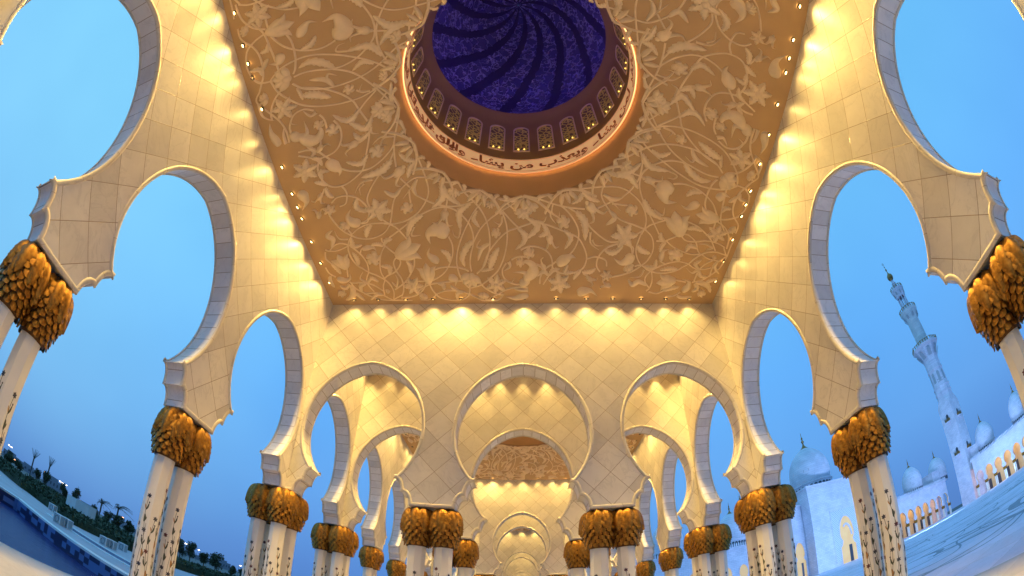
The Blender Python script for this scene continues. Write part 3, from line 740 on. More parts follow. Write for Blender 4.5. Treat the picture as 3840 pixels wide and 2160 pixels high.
        for i in range(ctr+1,len(seq)): l-=gap+wd[i]; place(ms[i][0],ms[i][1],l-mn[i])
        r=wd[ctr]/2
        for i in range(ctr-1,-1,-1): place(ms[i][0],ms[i][1],r+gap-mn[i]); r+=gap+wd[i]
        ink.build('lettering',M['script'],b)
    except Exception as e: print('TEXT',e)
    # windows
    first=None
    for i in range(24):
        a=pi/2+2*pi*i/24
        if first is None:
            fr=MB(); w2=.27; zs=[(-w2,0),(w2,0),(w2,1.25)]+[(w2*cos(t),1.25+.22*sin(t)) for t in [pi*k/8 for k in range(1,8)]]+[(-w2,1.25)]
            def ring(sc,y): 
                return [(x*sc,y,(z-.72)*(.94 if sc<1 else 1)+.72 if sc<1 else z) for x,z in zs]
            o1=[(x,0,z) for x,z in zs]; i1=[(x*.84,.0,(z-.74)*.93+.74) for x,z in zs]; o2=[(x,-.03,z) for x,z in zs]; i2=[(x*.84,-.03,(z-.74)*.93+.74) for x,z in zs]
            n=len(zs); V=o1+i1+o2+i2; F=[]
            for k in range(n):
                l=(k+1)%n; F+= [(2*n+k,2*n+l,3*n+l,3*n+k),(k,l,2*n+l,2*n+k),(3*n+k,3*n+l,n+l,n+k)]
            fr.add(V,F); f=fr.build('drum_window',M['relief'],root)
            la=MB(); la.add([(x*.86,-.008,(z-.74)*.94+.74) for x,z in zs],[tuple(range(n))]); la.build('lattice',M['lattice'],f)
            gl=MB()
            gl.lathe([(.001,.10),(.022,.115),(.022,.13),(.001,.145)],8,(0,-.03))
            for gx in (-.1,.09): gl.build('lattice_lamp',M['glint'],f).location=(gx,0,0)
            first=f; c=f
        else: c=copy_tree(first,root)
        c.location=((RD-.005)*cos(a),(RD-.005)*sin(a),ZW0-.02); c.rotation_euler=(0,0,a-pi/2); c.scale=(1.05,1,1.25)
    # shell
    prof=[];n=22
    for j in range(n+1):
        t=j/n
        r=3.25*(1+.10*sin(pi*min(1,t*2.4)))*cos(pi/2*t**1.25)**.85 if t<1 else .02
        prof.append((max(r,.02),ZR+.3+(24.35-ZR-.3)*t))
    mb=MB(); m_=72; vs=[];fs=[];uv=[]
    for j,(r,z) in enumerate(prof):
        for i in range(m_+1):
            a=2*pi*i/m_; vs.append((r*cos(a),r*sin(a),z)); uv.append((i/m_,j/n))
    for j in range(n):
        for i in range(m_): a=j*(m_+1)+i; fs.append((a,a+1,a+m_+2,a+m_+1))
    mb.add(vs,fs,0,uv); mb.build('dome_shell',M['swirl'],root,smooth=180)
    mb=MB(); mb.lathe([(3.30,ZR+.20),(3.22,ZR+.17)],96); mb.lathe([(3.36,ZR+.2),(3.36,ZR+.34)],96)
    mb.build('blue_light_strip',M['blueled'],root)
    return root
d0=build_dome(); tag(d0,'brown drum with a lit inscription band and swirling purple dome above the near bay','dome','interior domes over the bays')
for k in range(1,3):
    c=copy_tree(d0); c.location=(0,CY+18*k,0); tag(c,f'brown dome drum over the {bayname[k]} bay, only its dark foot seen')
for k in range(3,K):
    mb=MB(); mb.lathe([(RD+.02,1.0),(RD,3),(RD,6)],32); mb.add([(RD*1.1*cos(i*pi/8),RD*1.1*sin(i*pi/8),6) for i in range(16)],[tuple(range(16))])
    o=mb.build('domed_drum',M['drum']); o.location=(0,CY+18*k,HC); tag(o,f'dark drum over the {bayname[k]} bay far down the gallery','dome','interior domes over the bays')

# ---------------------------------------------------------------- columns
def capital_mesh():
    mb=MB()
    R=lambda z:(.275+(.415-.275)*sin(min(1,(z-3.05)/.62)*pi/2)) if z<3.67 else .415-.13*((z-3.67)/.42)**2
    mb.lathe([(R(z)*.92,z) for z in [3.06+.06*i for i in range(17)]]+[(.28,4.075)],20,m=1)
    for j in range(9):
        z=3.12+j*.092; n=13
        for i in range(n):
            a=2*pi*(i+.5*(j%2))/n+random.uniform(-.012,.012); r0=R(z+.07)*.93; r1=R(z)*.97+.022
            w=pi/n*.88
            g=[(-.92,.062,r1-.004),(0,.070,r1+.010),(.92,.062,r1-.004),(-1,.015,r1+.012),(0,.018,r1+.030),(1,.015,r1+.012),(-.74,-.030,r1+.020),(0,-.045-random.uniform(.0,.012),r1+.036),(.74,-.030,r1+.020)]
            vs=[(r*cos(a+s*w),r*sin(a+s*w),z+dz) for s,dz,r in g]
            vb=[((r-.028)*cos(a+s*w*.9),(r-.028)*sin(a+s*w*.9),z+dz+.01) for s,dz,r in g[6:]]
            mb.add(vs+vb,[(0,3,4,1),(1,4,5,2),(3,6,7,4),(4,7,8,5),(6,9,10,7),(7,10,11,8)])
    return mb
def frond_mesh():
    mb=MB(); n=15; vs=[];fs=[]
    ax=[(.14,4.085),(.28,4.08),(.385,4.00),(.445,3.86),(.472,3.68),(.478,3.52)]
    P=catmull(ax,5); L=len(P)
    sub=[]
    for i in range(n+1):
        t=i/n; q=t*(L-1); k=min(int(q),L-2); f=q-k; sub.append((P[k][0]*(1-f)+P[k+1][0]*f,P[k][1]*(1-f)+P[k+1][1]*f))
    for i,(r,z) in enumerate(sub):
        t=i/n; w=.150*sin(pi*min(1,t*.93+.06))**.7*(1.05 if i%2 else .93)
        ridge=.018 if i%2 else -.014
        for s_,d in ((-1,-.034),(-.5,-.002+ridge),(0,.016),(.5,-.002+ridge),(1,-.034)):
            rr=r+d; a=s_*w/max(.28,r); vs.append((rr*cos(a),rr*sin(a),z-abs(s_)*.05))
    for i in range(n):
        for k in range(4): a=i*5+k; fs.append((a,a+5,a+6,a+1))
    mb.add(vs,fs); 
    o=len(mb.v)
    mb.add([(v[0]*.97-.0,v[1]*.97,v[2]) for v in vs],[f[::-1] for f in fs])
    return mb
def inlay_mesh():
    mb=MB() # mats: stem leaf red navy ochre slate
    ap=.215 # apothem
    rnd=random.Random(3)
    for fc in range(8):
        a=2*pi*fc/8+pi/8; nx,ny=cos(a),sin(a); tx,ty=-ny,nx
        loc=MB()
        top=2.5-[0,.6,.15,.9,.3,.7,.05,.5][fc]
        zz=.25; pts=[]; k=0
        ph=rnd.uniform(0,6)
        while zz<top: pts.append((.045*sin(zz*3.7+ph),zz)); zz+=.09
        vine(loc,pts,.011,0,h=.003,dn=1,m=0,n=2)
        pts2=[(-.028*sin(zz2*4.1+ph+1),zz2) for zz2 in [.3+.09*i for i in range(int((top-.7)/.09))]]
        vine(loc,pts2,.008,0,h=.003,dn=1,m=0,n=2)
        def flower(x,z,r,m_):
            for i in range(6):
                b=2*pi*i/6+.5; blade(loc,[(x,z),(x+r*.55*cos(b),z+r*.55*sin(b)),(x+r*cos(b),z+r*sin(b))],r*.62,.004,0,prof=petalprof,dn=1,m=m_,n=3,rib=False)
        z=top; i=0
        fm=[2,3,5][fc%3]
        while z>.3:
            x=.045*sin(z*3.7+ph)
            if i%3==0: flower(x,z,.054,fm if i%2==0 else [3,5,2][fc%3])
            elif i%3==1:
                sg=1 if i%2 else -1
                blade(loc,[(x,z-.07),(x+sg*.035,z),(x+sg*.05,z+.09)],.042,.003,0,dn=1,m=1,n=3)
                blade(loc,[(x,z-.05),(x-sg*.02,z+.0),(x-sg*.034,z+.05)],.026,.003,0,dn=1,m=4 if i%4==1 else 1,n=3)
                dome_blob(loc,(x+sg*.05,z+.10),.018,.003,0,dn=1,m=fm,n=6)
            else:
                blade(loc,[(x,z-.08),(x+.008,z),(x-.008,z+.09)],.062,.003,0,dn=1,m=4 if i%2 else 1,n=3)
                blade(loc,[(x,z-.05),(x+.03,z-.02),(x+.045,z+.04)],.025,.003,0,dn=1,m=1,n=3)
            z-=.23; i+=1
        o=len(mb.v)
        d=ap+.0015
        # local (x, z, height) -> world
        mb.v+=[(nx*(d+h_)+tx*x,ny*(d+h_)+ty*x,z_) for x,z_,h_ in loc.v]; mb.f+=[[o+q for q in f] for f in loc.f]; mb.m+=loc.m; mb.uv+=loc.uv
    return mb
def column_proto():
    r=empty('column')
    mb=MB(); R8=.215/cos(pi/8)
    mb.lathe([(R8,.12),(R8,3.2)],8,a0=0.0); mb.build('shaft',M['shaft'],r)
    mb=MB(); mb.lathe([(R8*1.3,0),(R8*1.3,.08),(R8*1.15,.11),(R8*1.0+.012,.16),(R8+.002,.17)],8,a0=0); mb.build('base',M['shaft'],r)
    c=capital_mesh().build('capital',[M['gold'],M['crevice']],r,smooth=30)
    fm=frond_mesh().build('frond',M['gold'],c,smooth=60)
    for i in range(9):
        f=fm if i==0 else fm.copy()
        if i: COL.objects.link(f); f.parent=c
        f.rotation_euler=(0,0,2*pi*i/9+random.uniform(-.08,.08)); f.scale=(1+random.uniform(-.03,.05),)*2+(1,); f.location=(0,0,random.uniform(-.01,.0))
    for i in range(4):
        f=fm.copy(); COL.objects.link(f); f.parent=c; f.rotation_euler=(0,0,2*pi*(i+.5)/4+random.uniform(-.2,.2)); f.scale=(.955,.955,1); f.location=(0,0,-.05-random.uniform(0,.05))
    inlay_mesh().build('floral_inlay',[M[k] for k in ('stem','leaf','red','navy','ochre','slate')],r)
    return r
colp=column_proto(); used=False
# plain far version: same meshes, capital in one mesh
def far_proto():
    r=empty('column'); R8=.215/cos(pi/8)
    mb=MB(); mb.lathe([(R8,.0),(R8,3.2)],8); mb.build('shaft',M['shaft'],r)
    c=capital_mesh(); fr=frond_mesh()
    for i in range(11):
        a=2*pi*i/11; o=len(c.v); c.v+=[(x*cos(a)-y*sin(a),x*sin(a)+y*cos(a),z) for x,y,z in fr.v]; c.f+=[[o+k for k in f] for f in fr.f]; c.m+=fr.m; c.uv+=fr.uv
    c.build('capital',[M['gold'],M['crevice']],r,smooth=35)
    return r
farp=far_proto(); fused=False
def add_col(x,y,label,far=False,group='gallery columns with gold palm capitals'):
    global used,fused
    if far:
        o=farp if not fused else copy_tree(farp); fused=True
    else:
        o=colp if not used else copy_tree(colp); used=True
    o.location=(x,y,0); o.rotation_euler=(0,0,pi/4*random.randint(0,7)); tag(o,label,'column',group)
for sx,sn in ((-1,'left'),(1,'right')):
    n=0
    ys=sorted({round(a+G*i,3) for a,b in big for i in range(4)})
    vis=[y for y in ys if y>0]
    for y in ys:
        corner=min(abs(y-c) for c in crs)<.1
        far=y>16.5
        nm=('behind the viewer' if y<0 else f'{ORD[vis.index(y)]} pier on the {sn} side' if vis.index(y)<20 else f'far pier on the {sn} side')
        if corner:
            for dx in (-.34,.34):
                for dy in (-.33,.33):
                    wx='outer' if dx*sx>0 else 'inner'; wy='far' if dy>0 else 'near'
                    add_col(sx*6.75+dx,y+dy,f'white column with gold palm capital, {wx} {wy} one of four under the {nm}',far)
        else:
            for dy in (-.33,.33):
                add_col(sx*6.75,y+dy,f'white column with gold palm capital, {"far" if dy>0 else "near"} one of two under the {nm}',far)
for c in crs:
    if c>70: continue
    for px,pn in ((-2.25,'left'),(2.25,'right')):
        for dx in (-.34,.34):
            nm='the cross wall behind the viewer' if c<0 else f'the {ORD[crs_v.index(c)]} cross wall'
            add_col(px+dx,c,f'white column with gold palm capital, {"left" if dx<0 else "right"} one of two under the {pn} pier of {nm}',c>16.5)

# ---------------------------------------------------------------- spotlights
hs=MB(); hs.lathe([(.075,.0),(.075,-.03),(.055,-.045),(.05,-.01)],14); 
sp0=hs.build('ceiling_spotlight',M['shade'],smooth=50)
ln=MB(); ln.add([(.052*cos(i*pi/6),.052*sin(i*pi/6),-.018) for i in range(12)],[tuple(range(11,-1,-1))]); ln0=ln.build('lens',M['lens'],sp0)
nsp=0
def spot(x,y,nx,ny,label,power,tilt=13,size=122,fixture=True,group='recessed spotlights along the ceiling edges'):
    global nsp
    o=sp0 if nsp==0 else sp0.copy()
    if nsp: COL.objects.link(o)
    l=ln0 if nsp==0 else ln0.copy()
    if nsp: COL.objects.link(l); l.parent=o
    nsp+=1
    o.location=(x,y,HC-.004); tag(o,label,'ceiling lamp',group)
    q=Vector((nx*sin(radians(24)),ny*sin(radians(24)),-cos(radians(24)))).to_track_quat('-Z','Y')
    o.rotation_euler=q.to_euler()
    li=bpy.data.lights.new('spot_light','SPOT'); li.energy=power; li.color=(1,.655,.185); li.spot_size=radians(size); li.spot_blend=1.0; li.use_nodes=True; lt=li.node_tree; lf_=lt.nodes.new('ShaderNodeLightFalloff'); lf_.inputs['Strength'].default_value=1; lf_.inputs['Smooth'].default_value=3.6; lt.links.new(lf_.outputs['Quadratic'],lt.nodes['Emission'].inputs['Strength']); li.shadow_soft_size=.03
    lo=bpy.data.objects.new('light_source',li); COL.objects.link(lo)
    lo.parent=o; lo.location=(0,0,-.06)
    d=Vector((nx*sin(radians(tilt)),ny*sin(radians(tilt)),-cos(radians(tilt))))
    lo.rotation_euler=(o.rotation_euler.to_matrix().inverted()@d.to_track_quat('-Z','Y').to_matrix()).to_euler()
off=.27
PW=700
rs=random.Random(11)
for k,(a,b) in enumerate(big):
    y0,y1=a+.3,b-.3
    nb=bayname[k]
    if k<2:
        yl=[a+3.07+.9*i-.01 for i in range(-2,12)]
        yl=[a+.41+.9*i+.85 for i in range(0,14)]
        yl=[y for y in yl if y0+.25<y<y1-.25]+[a+4.46,a+8.94]
        yl.sort()
        for sx,sn in ((-1,'left'),(1,'right')):
            for i,y in enumerate(yl): spot(sx*(W-off),y,sx,0,f'glowing spotlight, {ORD[i]} from the near end of the {sn} ceiling edge, {nb} bay',PW*rs.choice((.35,.6,.8,1.0,1.25)),tilt=rs.uniform(11,16),size=rs.choice((112,122,132)))
        fx=[-5.57,-4.7,-3.76,-2.85,-1.95,-.94,.03,1.04,2.0,2.85,3.8,4.65,5.5]
        pw=[.8,.6,.7,.8,1.6,.7,1.3,.6,.9,1.1,.7,.7,.8]
        for i,x in enumerate(fx): spot(x,y1-off,0,1,f'spotlight, {ORD[i]} from the left along the far ceiling edge of the {nb} bay',PW*pw[i],tilt=rs.uniform(11,16),size=116 if pw[i]<1.5 else 128)
        for i in range(6): spot(-5.4+i*2.16,y0+off,0,-1,f'spotlight, {ORD[i]} from the left along the rear ceiling edge of the {nb} bay',PW*1.6)
    else:
        for i in range(9): spot(-5.6+i*1.4,y1-off,0,1,f'spotlight, {ORD[i]} from the left along the far ceiling edge of the {nb} bay',PW*1.0,size=122)
        for i in range(3):
            for sx,sn in ((-1,'left'),(1,'right')): spot(sx*(W-off),y0+2.2+4.3*i,sx,0,f'spotlight, {ORD[i]} along the {sn} ceiling edge of the {nb} bay',PW*2.4,size=122)
for k,(a,b) in enumerate(small):
    y0,y1=a+.3,b-.3
    xs=[-5.4,-4.5,-3.6,-2.7,-1.8,-.9,0,.9,1.8,2.7,3.6,4.5,5.4] if k==0 else [-5.1,-3.4,-1.7,0,1.7,3.4,5.1]
    for i,x in enumerate(xs): spot(x,y1-off,0,1,f'spotlight, {ORD[i]} from the left above the far wall of the {ORD[k]} narrow bay',PW*(rs.choice((.6,.9,1.2)) if k==0 else 2.2),size=70 if k==0 else 90)
    for sx,sn in ((-1,'left'),(1,'right')):
        for i in range(4 if k==0 else 2): spot(sx*(W-off),y0+.5+(.95 if k==0 else 2.2)*i,sx,0,f'spotlight, {ORD[i]} along the {sn} wall of the {ORD[k]} narrow bay',PW*(1 if k==0 else 1.2))
    if k==0:
        for i in range(4): spot(-4.5+3*i,y0+off,0,-1,f'spotlight, {ORD[i]} from the left above the near wall of the first narrow bay',PW*1.2)

# ---------------------------------------------------------------- ground, courtyard, pool
def sheet(name,x0,x1,y0,y1,z,m,kind='structure'):
    mb=MB(); mb.add([(x0,y0,z),(x1,y0,z),(x1,y1,z),(x0,y1,z)],[(0,1,2,3)],0,[(x0,y0),(x1,y0),(x1,y1),(x0,y1)])
    o=mb.build(name,m); o['kind']=kind; return o
mb=MB(); mb.box(-7.3,7.35,-9,88,-.9,0.0); 
mb.uv=[[(mb.v[i][0],mb.v[i][1]) for i in f] for f in mb.f]
o=mb.build('gallery_floor',M['floor']); o['kind']='structure'
sheet('courtyard',7.35,170,-60,125,-.012,M['court'])
# courtyard inlay
ci=MB(); rc=random.Random(21)
for i in range(48):
    D=rc.uniform(11,80)**1.0; az=radians(rc.uniform(40,74)); x,y=D*sin(az),D*cos(az)
    if x<10: continue
    a=rc.uniform(0,2*pi); L=rc.uniform(3,9); bend=rc.uniform(-.35,.35)*L
    d=(cos(a),sin(a)); n_=(-d[1],d[0])
    pts=[(x,y),(x+d[0]*L*.5+n_[0]*bend,y+d[1]*L*.5+n_[1]*bend),(x+d[0]*L,y+d[1]*L)]
    if rc.random()<.8: blade(ci,pts,rc.uniform(.35,1.1),.004,-.008,dn=1,serr=7 if rc.random()<.4 else 0,prof=rc.choice((leafprof,paisprof,curlprof)))
    vine(ci,[pts[0],(pts[0][0]-d[0]*3+n_[0]*2,pts[0][1]-d[1]*3+n_[1]*2),(pts[0][0]-d[0]*7-n_[0]*1,pts[0][1]-d[1]*7-n_[1]*1),(pts[0][0]-d[0]*10+n_[0]*3,pts[0][1]-d[1]*10+n_[1]*3)],rc.uniform(.06,.16),-.008,h=.003,dn=1)
o=ci.build('courtyard_inlay',M['courtink']); o['kind']='structure'
# pool basin
mb=MB()
WL=-.55
mb.add([(-7.3,-40,WL),(-7.3,9.3,WL),(-18.8,9.3,WL),(-18.8,-40,WL)],[(0,1,2,3)]); o=mb.build('pool_water',M['water']); o['kind']='structure'
mb=MB(); mb.box(-18.79,-7.31,9.27,9.295,-.9,-.06); mb.box(-18.795,-18.77,-40,9.27,-.9,-.06)
o=mb.build('pool_wall',M['checks']); o['kind']='structure'
mb=MB(); mb.box(-19.25,-18.8,-40,9.75,-.5,0.02); mb.box(-18.8,-7.3,9.3,9.75,-.5,0.018); o=mb.build('pool_rim',M['rim']); o['kind']='structure'
mb=MB()
mb.box(-40,-19.25,-40,15.2,-.5,-.03); mb.box(-19.25,-7.3,9.75,15.2,-.5,-.034); mb.box(-23,-7.3,15.2,60,-.5,-.032)
o=mb.build('terrace',M['terrace']); o['kind']='structure'
sheet('water_channel',-20.5,-7.3,12.2,13.4,-.02,M['water']); 
mb=MB(); mb.box(-20.6,-7.3,13.4,13.75,-.2,.0); mb.box(-20.6,-7.3,11.95,12.2,-.2,.0); o=mb.build('channel_kerb',M['rim']); o['kind']='structure'
mb=MB(); mb.add([(-3000,-3000,-.6),(3000,-3000,-.6),(3000,3000,-.6),(-3000,3000,-.6)],[(0,1,2,3)]); o=mb.build('ground',M['sand']); o['kind']='structure'
sheet('garden_ground',-130,-23,15.2,140,-.1,M['sand']); sheet('garden_ground',-130,-40,-40,15.2,-.1,M['sand'])

# ---------------------------------------------------------------- garden
def leafcloud(mb,c,rx,ry,rz,n,s,rnd,m=0):
    for i in range(n):
        while True:
            x,y,z=rnd.uniform(-1,1),rnd.uniform(-1,1),rnd.uniform(-1,1); q=x*x+y*y+z*z
            if q<1 and q>.15*rnd.random(): break
        px,py,pz=c[0]+x*rx,c[1]+y*ry,c[2]+z*rz
        a=Vector((rnd.uniform(-1,1),rnd.uniform(-1,1),rnd.uniform(-1,1))).normalized()*s*rnd.uniform(.6,1.3); b=Vector((rnd.uniform(-1,1),rnd.uniform(-1,1),rnd.uniform(-1,1))).normalized()*s*rnd.uniform(.4,.9)
        mb.add([(px,py,pz),tuple(Vector((px,py,pz))+a),tuple(Vector((px,py,pz))+a+b),tuple(Vector((px,py,pz))+b)],[(0,1,2,3)],m)
rg=random.Random(5)
def hedge(x0,x1,y0,y1,h,label):
    mb=MB(); A=abs((x1-x0)*(y1-y0)); mb.box(x0+.1,x1-.1,y0+.1,y1-.1,-.1,h*.8)
    for i in range(min(3000,int(A*30)+200)):
        x,y=rg.uniform(x0,x1),rg.uniform(y0,y1); z=h*rg.uniform(.55,1.1)
        leafcloud(mb,(x,y,z),.15,.15,.12,2,.22,rg)
    o=mb.build('hedge',M['hedge']); tag(o,label,'hedge','clipped hedges beyond the terrace')
hedge(-29,-23.4,15.6,20,.55,'dark clipped hedge bed nearest the terrace behind the glass light boxes')
hedge(-36,-29.6,14.5,19,.6,'dark clipped hedge bed at the left edge beyond the pool terrace')
hedge(-46,-36.5,13.5,20,.6,'long dark hedge farthest left along the terrace edge')
hedge(-29,-23.6,21,30,.6,'dark hedge bed beside the low pale block')
hedge(-28,-23.6,31,46,.6,'long dark hedge bed seen between the left columns')
hedge(-48,-31,24,27.5,.8,'middle row hedge running behind the low pale block')
hedge(-62,-40,33,36.5,.8,'far row hedge in front of the garden trees')
def tree(x,y,h,r,label):
    root=empty('tree',(x,y,-.1)); mb=MB()
    mb.tube([(0,0,0),(.03,.02,h*.25),(.0,.05,h*.5)],[.11,.08,.05],7)
    for k in range(5):
        a=rg.uniform(0,6.3); mb.tube([(0,.03,h*.32+k*.04*h),(cos(a)*r*.4,sin(a)*r*.4,h*.55),(cos(a)*r*.7,sin(a)*r*.7,h*.7)],[.045,.03,.015],5)
    mb.build('trunk',M['bark'],root)
    mb=MB()
    for k in range(9):
        a=rg.uniform(0,6.3); q=rg.uniform(.1,.6)*r; leafcloud(mb,(cos(a)*q,sin(a)*q,h*rg.uniform(.45,.88)),r*.5,r*.5,h*.16,120,.16+.02*r,rg)
    mb.build('crown',M['leafg'],root); tag(root,label,'tree','small garden trees')
def at(az,D): return (D*sin(radians(az)),D*cos(radians(az)))
tl=[(-60.8,70,3.2,1.0,'small round tree beside the left pair of clipped palms'),(-58.0,62,2.9,.9,'small tree left of the low pale block'),(-56.3,60,3.4,1.0,'taller dark tree just left of the low pale block'),(-62.0,75,3,1,'low tree behind the first clipped palm'),
 (-53.6,66,2.6,.9,'small tree right of the low pale block'),(-51.8,72,3.0,1.3,'round tree at the foot of the windblown palms'),(-50.4,58,2.7,1.3,'broad tree below the right windblown palm'),(-48.9,60,2.8,1.1,'round tree against the first left column pair'),
 (-43.3,62,3.6,1.2,'first dark tree right of the first left column pair'),(-42.0,60,3.4,1.2,'second dark tree right of the first left column pair'),(-40.7,58,3.5,1.1,'third dark tree right of the first left column pair'),(-38.9,66,3.0,1.0,'small tree midway between the left column pairs'),(-37.4,55,3.3,1.5,'broadest dark tree between the left column pairs'),(-35.3,66,2.4,.9,'small tree left of the second column pair'),(-33.9,64,2.5,.8,'narrow tree left of the second column pair'),(-32.6,60,2.6,1.2,'rounded tree touching the second left column pair'),
 (-66.2,58,2.4,1.4,'dark tree at the left edge of the garden'),(-64.8,66,2.0,1.2,'low dark tree near the left edge of the garden'),(-45.5,80,2.4,1.2,'far low tree behind the first left column pair')]
for az,D,h,r,l in tl:
    x,y=at(az,D); tree(x,y,h*.9,r*.78,l)
def palm(az,D,h,label,wind=0.0,clip=False):
    h*=1.2; x,y=at(az,D); root=empty('palm_tree',(x,y,-.1)); mb=MB()
    mb.tube([(0,0,0),(.05,0,h*.4),(.0,0,h*.72)],[.22,.16,.15],8); mb.build('trunk',M['bark'],root)
    mb=MB()
    for i in range(16 if not clip else 12):
        a=2*pi*i/16+rg.uniform(-.2,.2); up=rg.uniform(.9,1.4) if clip else rg.uniform(.2,1.1); L=h*(.34 if clip else .5)
        pts=[]
        for t in [j/7 for j in range(8)]:
            rr=L*t*cos(up)*(1); zz=h*.7+L*t*sin(up)-(0 if clip else L*.55*t*t)
            pts.append(Vector((cos(a)*rr+wind*t*t*L,sin(a)*rr*(1 if not wind else .6),zz)))
        for j in range(7):
            p,q=pts[j],pts[j+1]; d=(q-p).normalized(); s_=d.cross(Vector((0,0,1)))
            if s_.length<.01: s_=Vector((1,0,0))
            s_.normalize(); w=(.30 if not clip else .16)*(1-j/8)
            for sg in (-1,1): 
                for e in (0,.5):
                    b0=p.lerp(q,e); mb.add([tuple(b0),tuple(b0+d*.10),tuple(b0+d*.22+s_*sg*w+Vector((0,0,-w*.5)))],[(0,1,2)])
        mb.tube([tuple(p) for p in pts],.025,4)
    mb.build('crown',M['leafg'],root); tag(root,label,'palm tree','garden palms')
palm(-63.0,88,4.6,'clipped palm with a bundled upright crown, leftmost beyond the pool',clip=True)
palm(-60.7,86,4.9,'clipped palm with a bundled upright crown, second from the left',clip=True)
palm(-52.95,84,4.0,'windblown palm leaning right of the pale block',wind=.55)
palm(-50.7,80,4.6,'windblown palm with drooping crown beside the first column pair',wind=.6)
# pale block
root=empty('garden_block',(0,0,0)); x,y=at(-55.8,38); root.location=(x,y,-.05); root.rotation_euler=(0,0,radians(28))
mb=MB(); mb.box(0,1.35,-.6,.9,0,1.62); mb.build('wall',M['concrete'],root); mb=MB(); mb.box(-1.0,-.003,-.55,.8,0,1.58); mb.build('wall',M['rim'],root); mb=MB(); mb.box(1.5,1.85,-2.6,-2.25,0,.95); mb.build('pillar',M['concrete'],root)
tag(root,'low pale stone block standing among the hedges beyond the pool','block')
# light boxes
def lbox(az,D,label,lit=False):
    x,y=at(az,D); r=empty('light_box',(x,y,-.03),radians(20))
    mb=MB(); mb.box(-.2,.2,-.2,.2,0,.40); mb.build('glass_body',M['fglass'],r)
    mb=MB()
    for sx in (-.21,.21):
        for sy in (-.21,.21): mb.box(sx-.015,sx+.015,sy-.015,sy+.015,0,.43)
    mb.box(-.23,.23,-.23,.23,.40,.43); mb.build('frame',M['rim'],r)
    mb=MB(); mb.tube([(.12*cos(t*pi/8),-.205,.2+.14*sin(t*pi/8)) for t in range(17)],.012,5); mb.build('ring_mark',M['dark'],r)
    tag(r,label,'light box','glass light boxes on the terrace')
for az,D,l in [(-57.9,21.5,'glass light box on the terrace above the glowing floor light'),(-56.8,21.8,'glass light box on the terrace, right beside the one above the floor light'),(-59.0,29,'glass light box at the hedge foot, farther left'),(-51.6,24,'glass light box left of the pair near the first column'),(-50.6,24.3,'glass light box of the pair near the first column, right one'),(-49.2,27,'glass light box half hidden by the first column')]: lbox(az,D,l)
r=empty('floor_light',(*at(-56.4,17.4),-.03)); mb=MB(); mb.lathe([(.22,0),(.22,.03),(.17,.035)],20); mb.build('housing',M['shade'],r); mb=MB(); mb.add([(.17*cos(i*pi/10),.17*sin(i*pi/10),.036) for i in range(20)],[tuple(range(20))]); mb.build('lens',M['lampw'],r); tag(r,'round glowing light set in the terrace beyond the pool','floor lamp')
def slamp(az,D,h,label,arms=1,red=False):
    x,y=at(az,D); r=empty('street_lamp',(x,y,-.6),radians(-az)); mb=MB(); mb.tube([(0,0,0),(0,0,h)],[.12,.07],6)
    for s in ((-1,1) if arms==2 else (1,)): mb.tube([(0,0,h),(s*.8,0,h+.1)],.05,5)
    mb.build('pole',M['shade'],r)
    for s in ((-1,1) if arms==2 else (1,)):
        mb=MB(); mb.box(s*.8-.5,s*.8+.5,-.3,.3,h-.08,h+.16); mb.build('lamp_head',M['lampr' if red else 'lampw'],r)
    tag(r,label,'street lamp','lit street lamps far beyond the garden')
for i,(az,t,D,arms,red,l) in enumerate([(-66.5,.0185,230,2,0,'lit twin street lamp farthest left'),(-65.8,-.0,160,1,1,'orange street lamp low at the left'),(-61.3,.0165,260,1,1,'reddish street lamp right of the second clipped palm'),(-58.7,.0175,240,2,0,'bright street lamp left of the pale block'),(-58.1,.0175,300,1,0,'dimmer street lamp just right of the bright one'),(-50.1,.016,240,1,1,'reddish street lamp by the windblown palm'),
  (-41.2,.020,200,2,0,'bright twin street lamp right of the first column pair'),(-39.9,.017,240,1,0,'single street lamp right of the bright twin lamp'),(-34.5,.014,260,1,0,'single street lamp left of the second column pair'),(-34.2,-.001,180,1,0,'small low lamp left of the second column pair'),(-44.2,.035,260,1,1,'tall pole lamp behind the first column pair')]):
    slamp(az,D,max(1.2,t*D+1.4+.6),l,arms,bool(red))
# distant buildings on the horizon
for i,(az,D,w,h) in enumerate([(-63.5,300,18,5),(-59.8,330,16,8),(-55,360,26,4),(-47,380,40,3.5),(-38.5,400,24,5),(-36.5,420,14,8),(-42,390,30,4),(-66,280,12,5)]):
    x,y=at(az,D); r=empty('distant_building',(x,y,-.6),radians(-az)); mb=MB(); mb.box(-w/2,w/2,-6,6,0,h*.8); mb.box(-w/5,w/4,-4,4,h*.8,h); mb.build('wall',M['hazeb'],r)
    for k in range(6):
        mb=MB(); mb.box(-w/2+w*(k+.3)/6,-w/2+w*(k+.7)/6,-6.05,-6.0,h*.3,h*.55); mb.build('window',M['dark'],r)
    tag(r,f'low hazy building on the horizon, {ORD[i]} in the row beyond the garden trees','building','hazy buildings on the horizon')

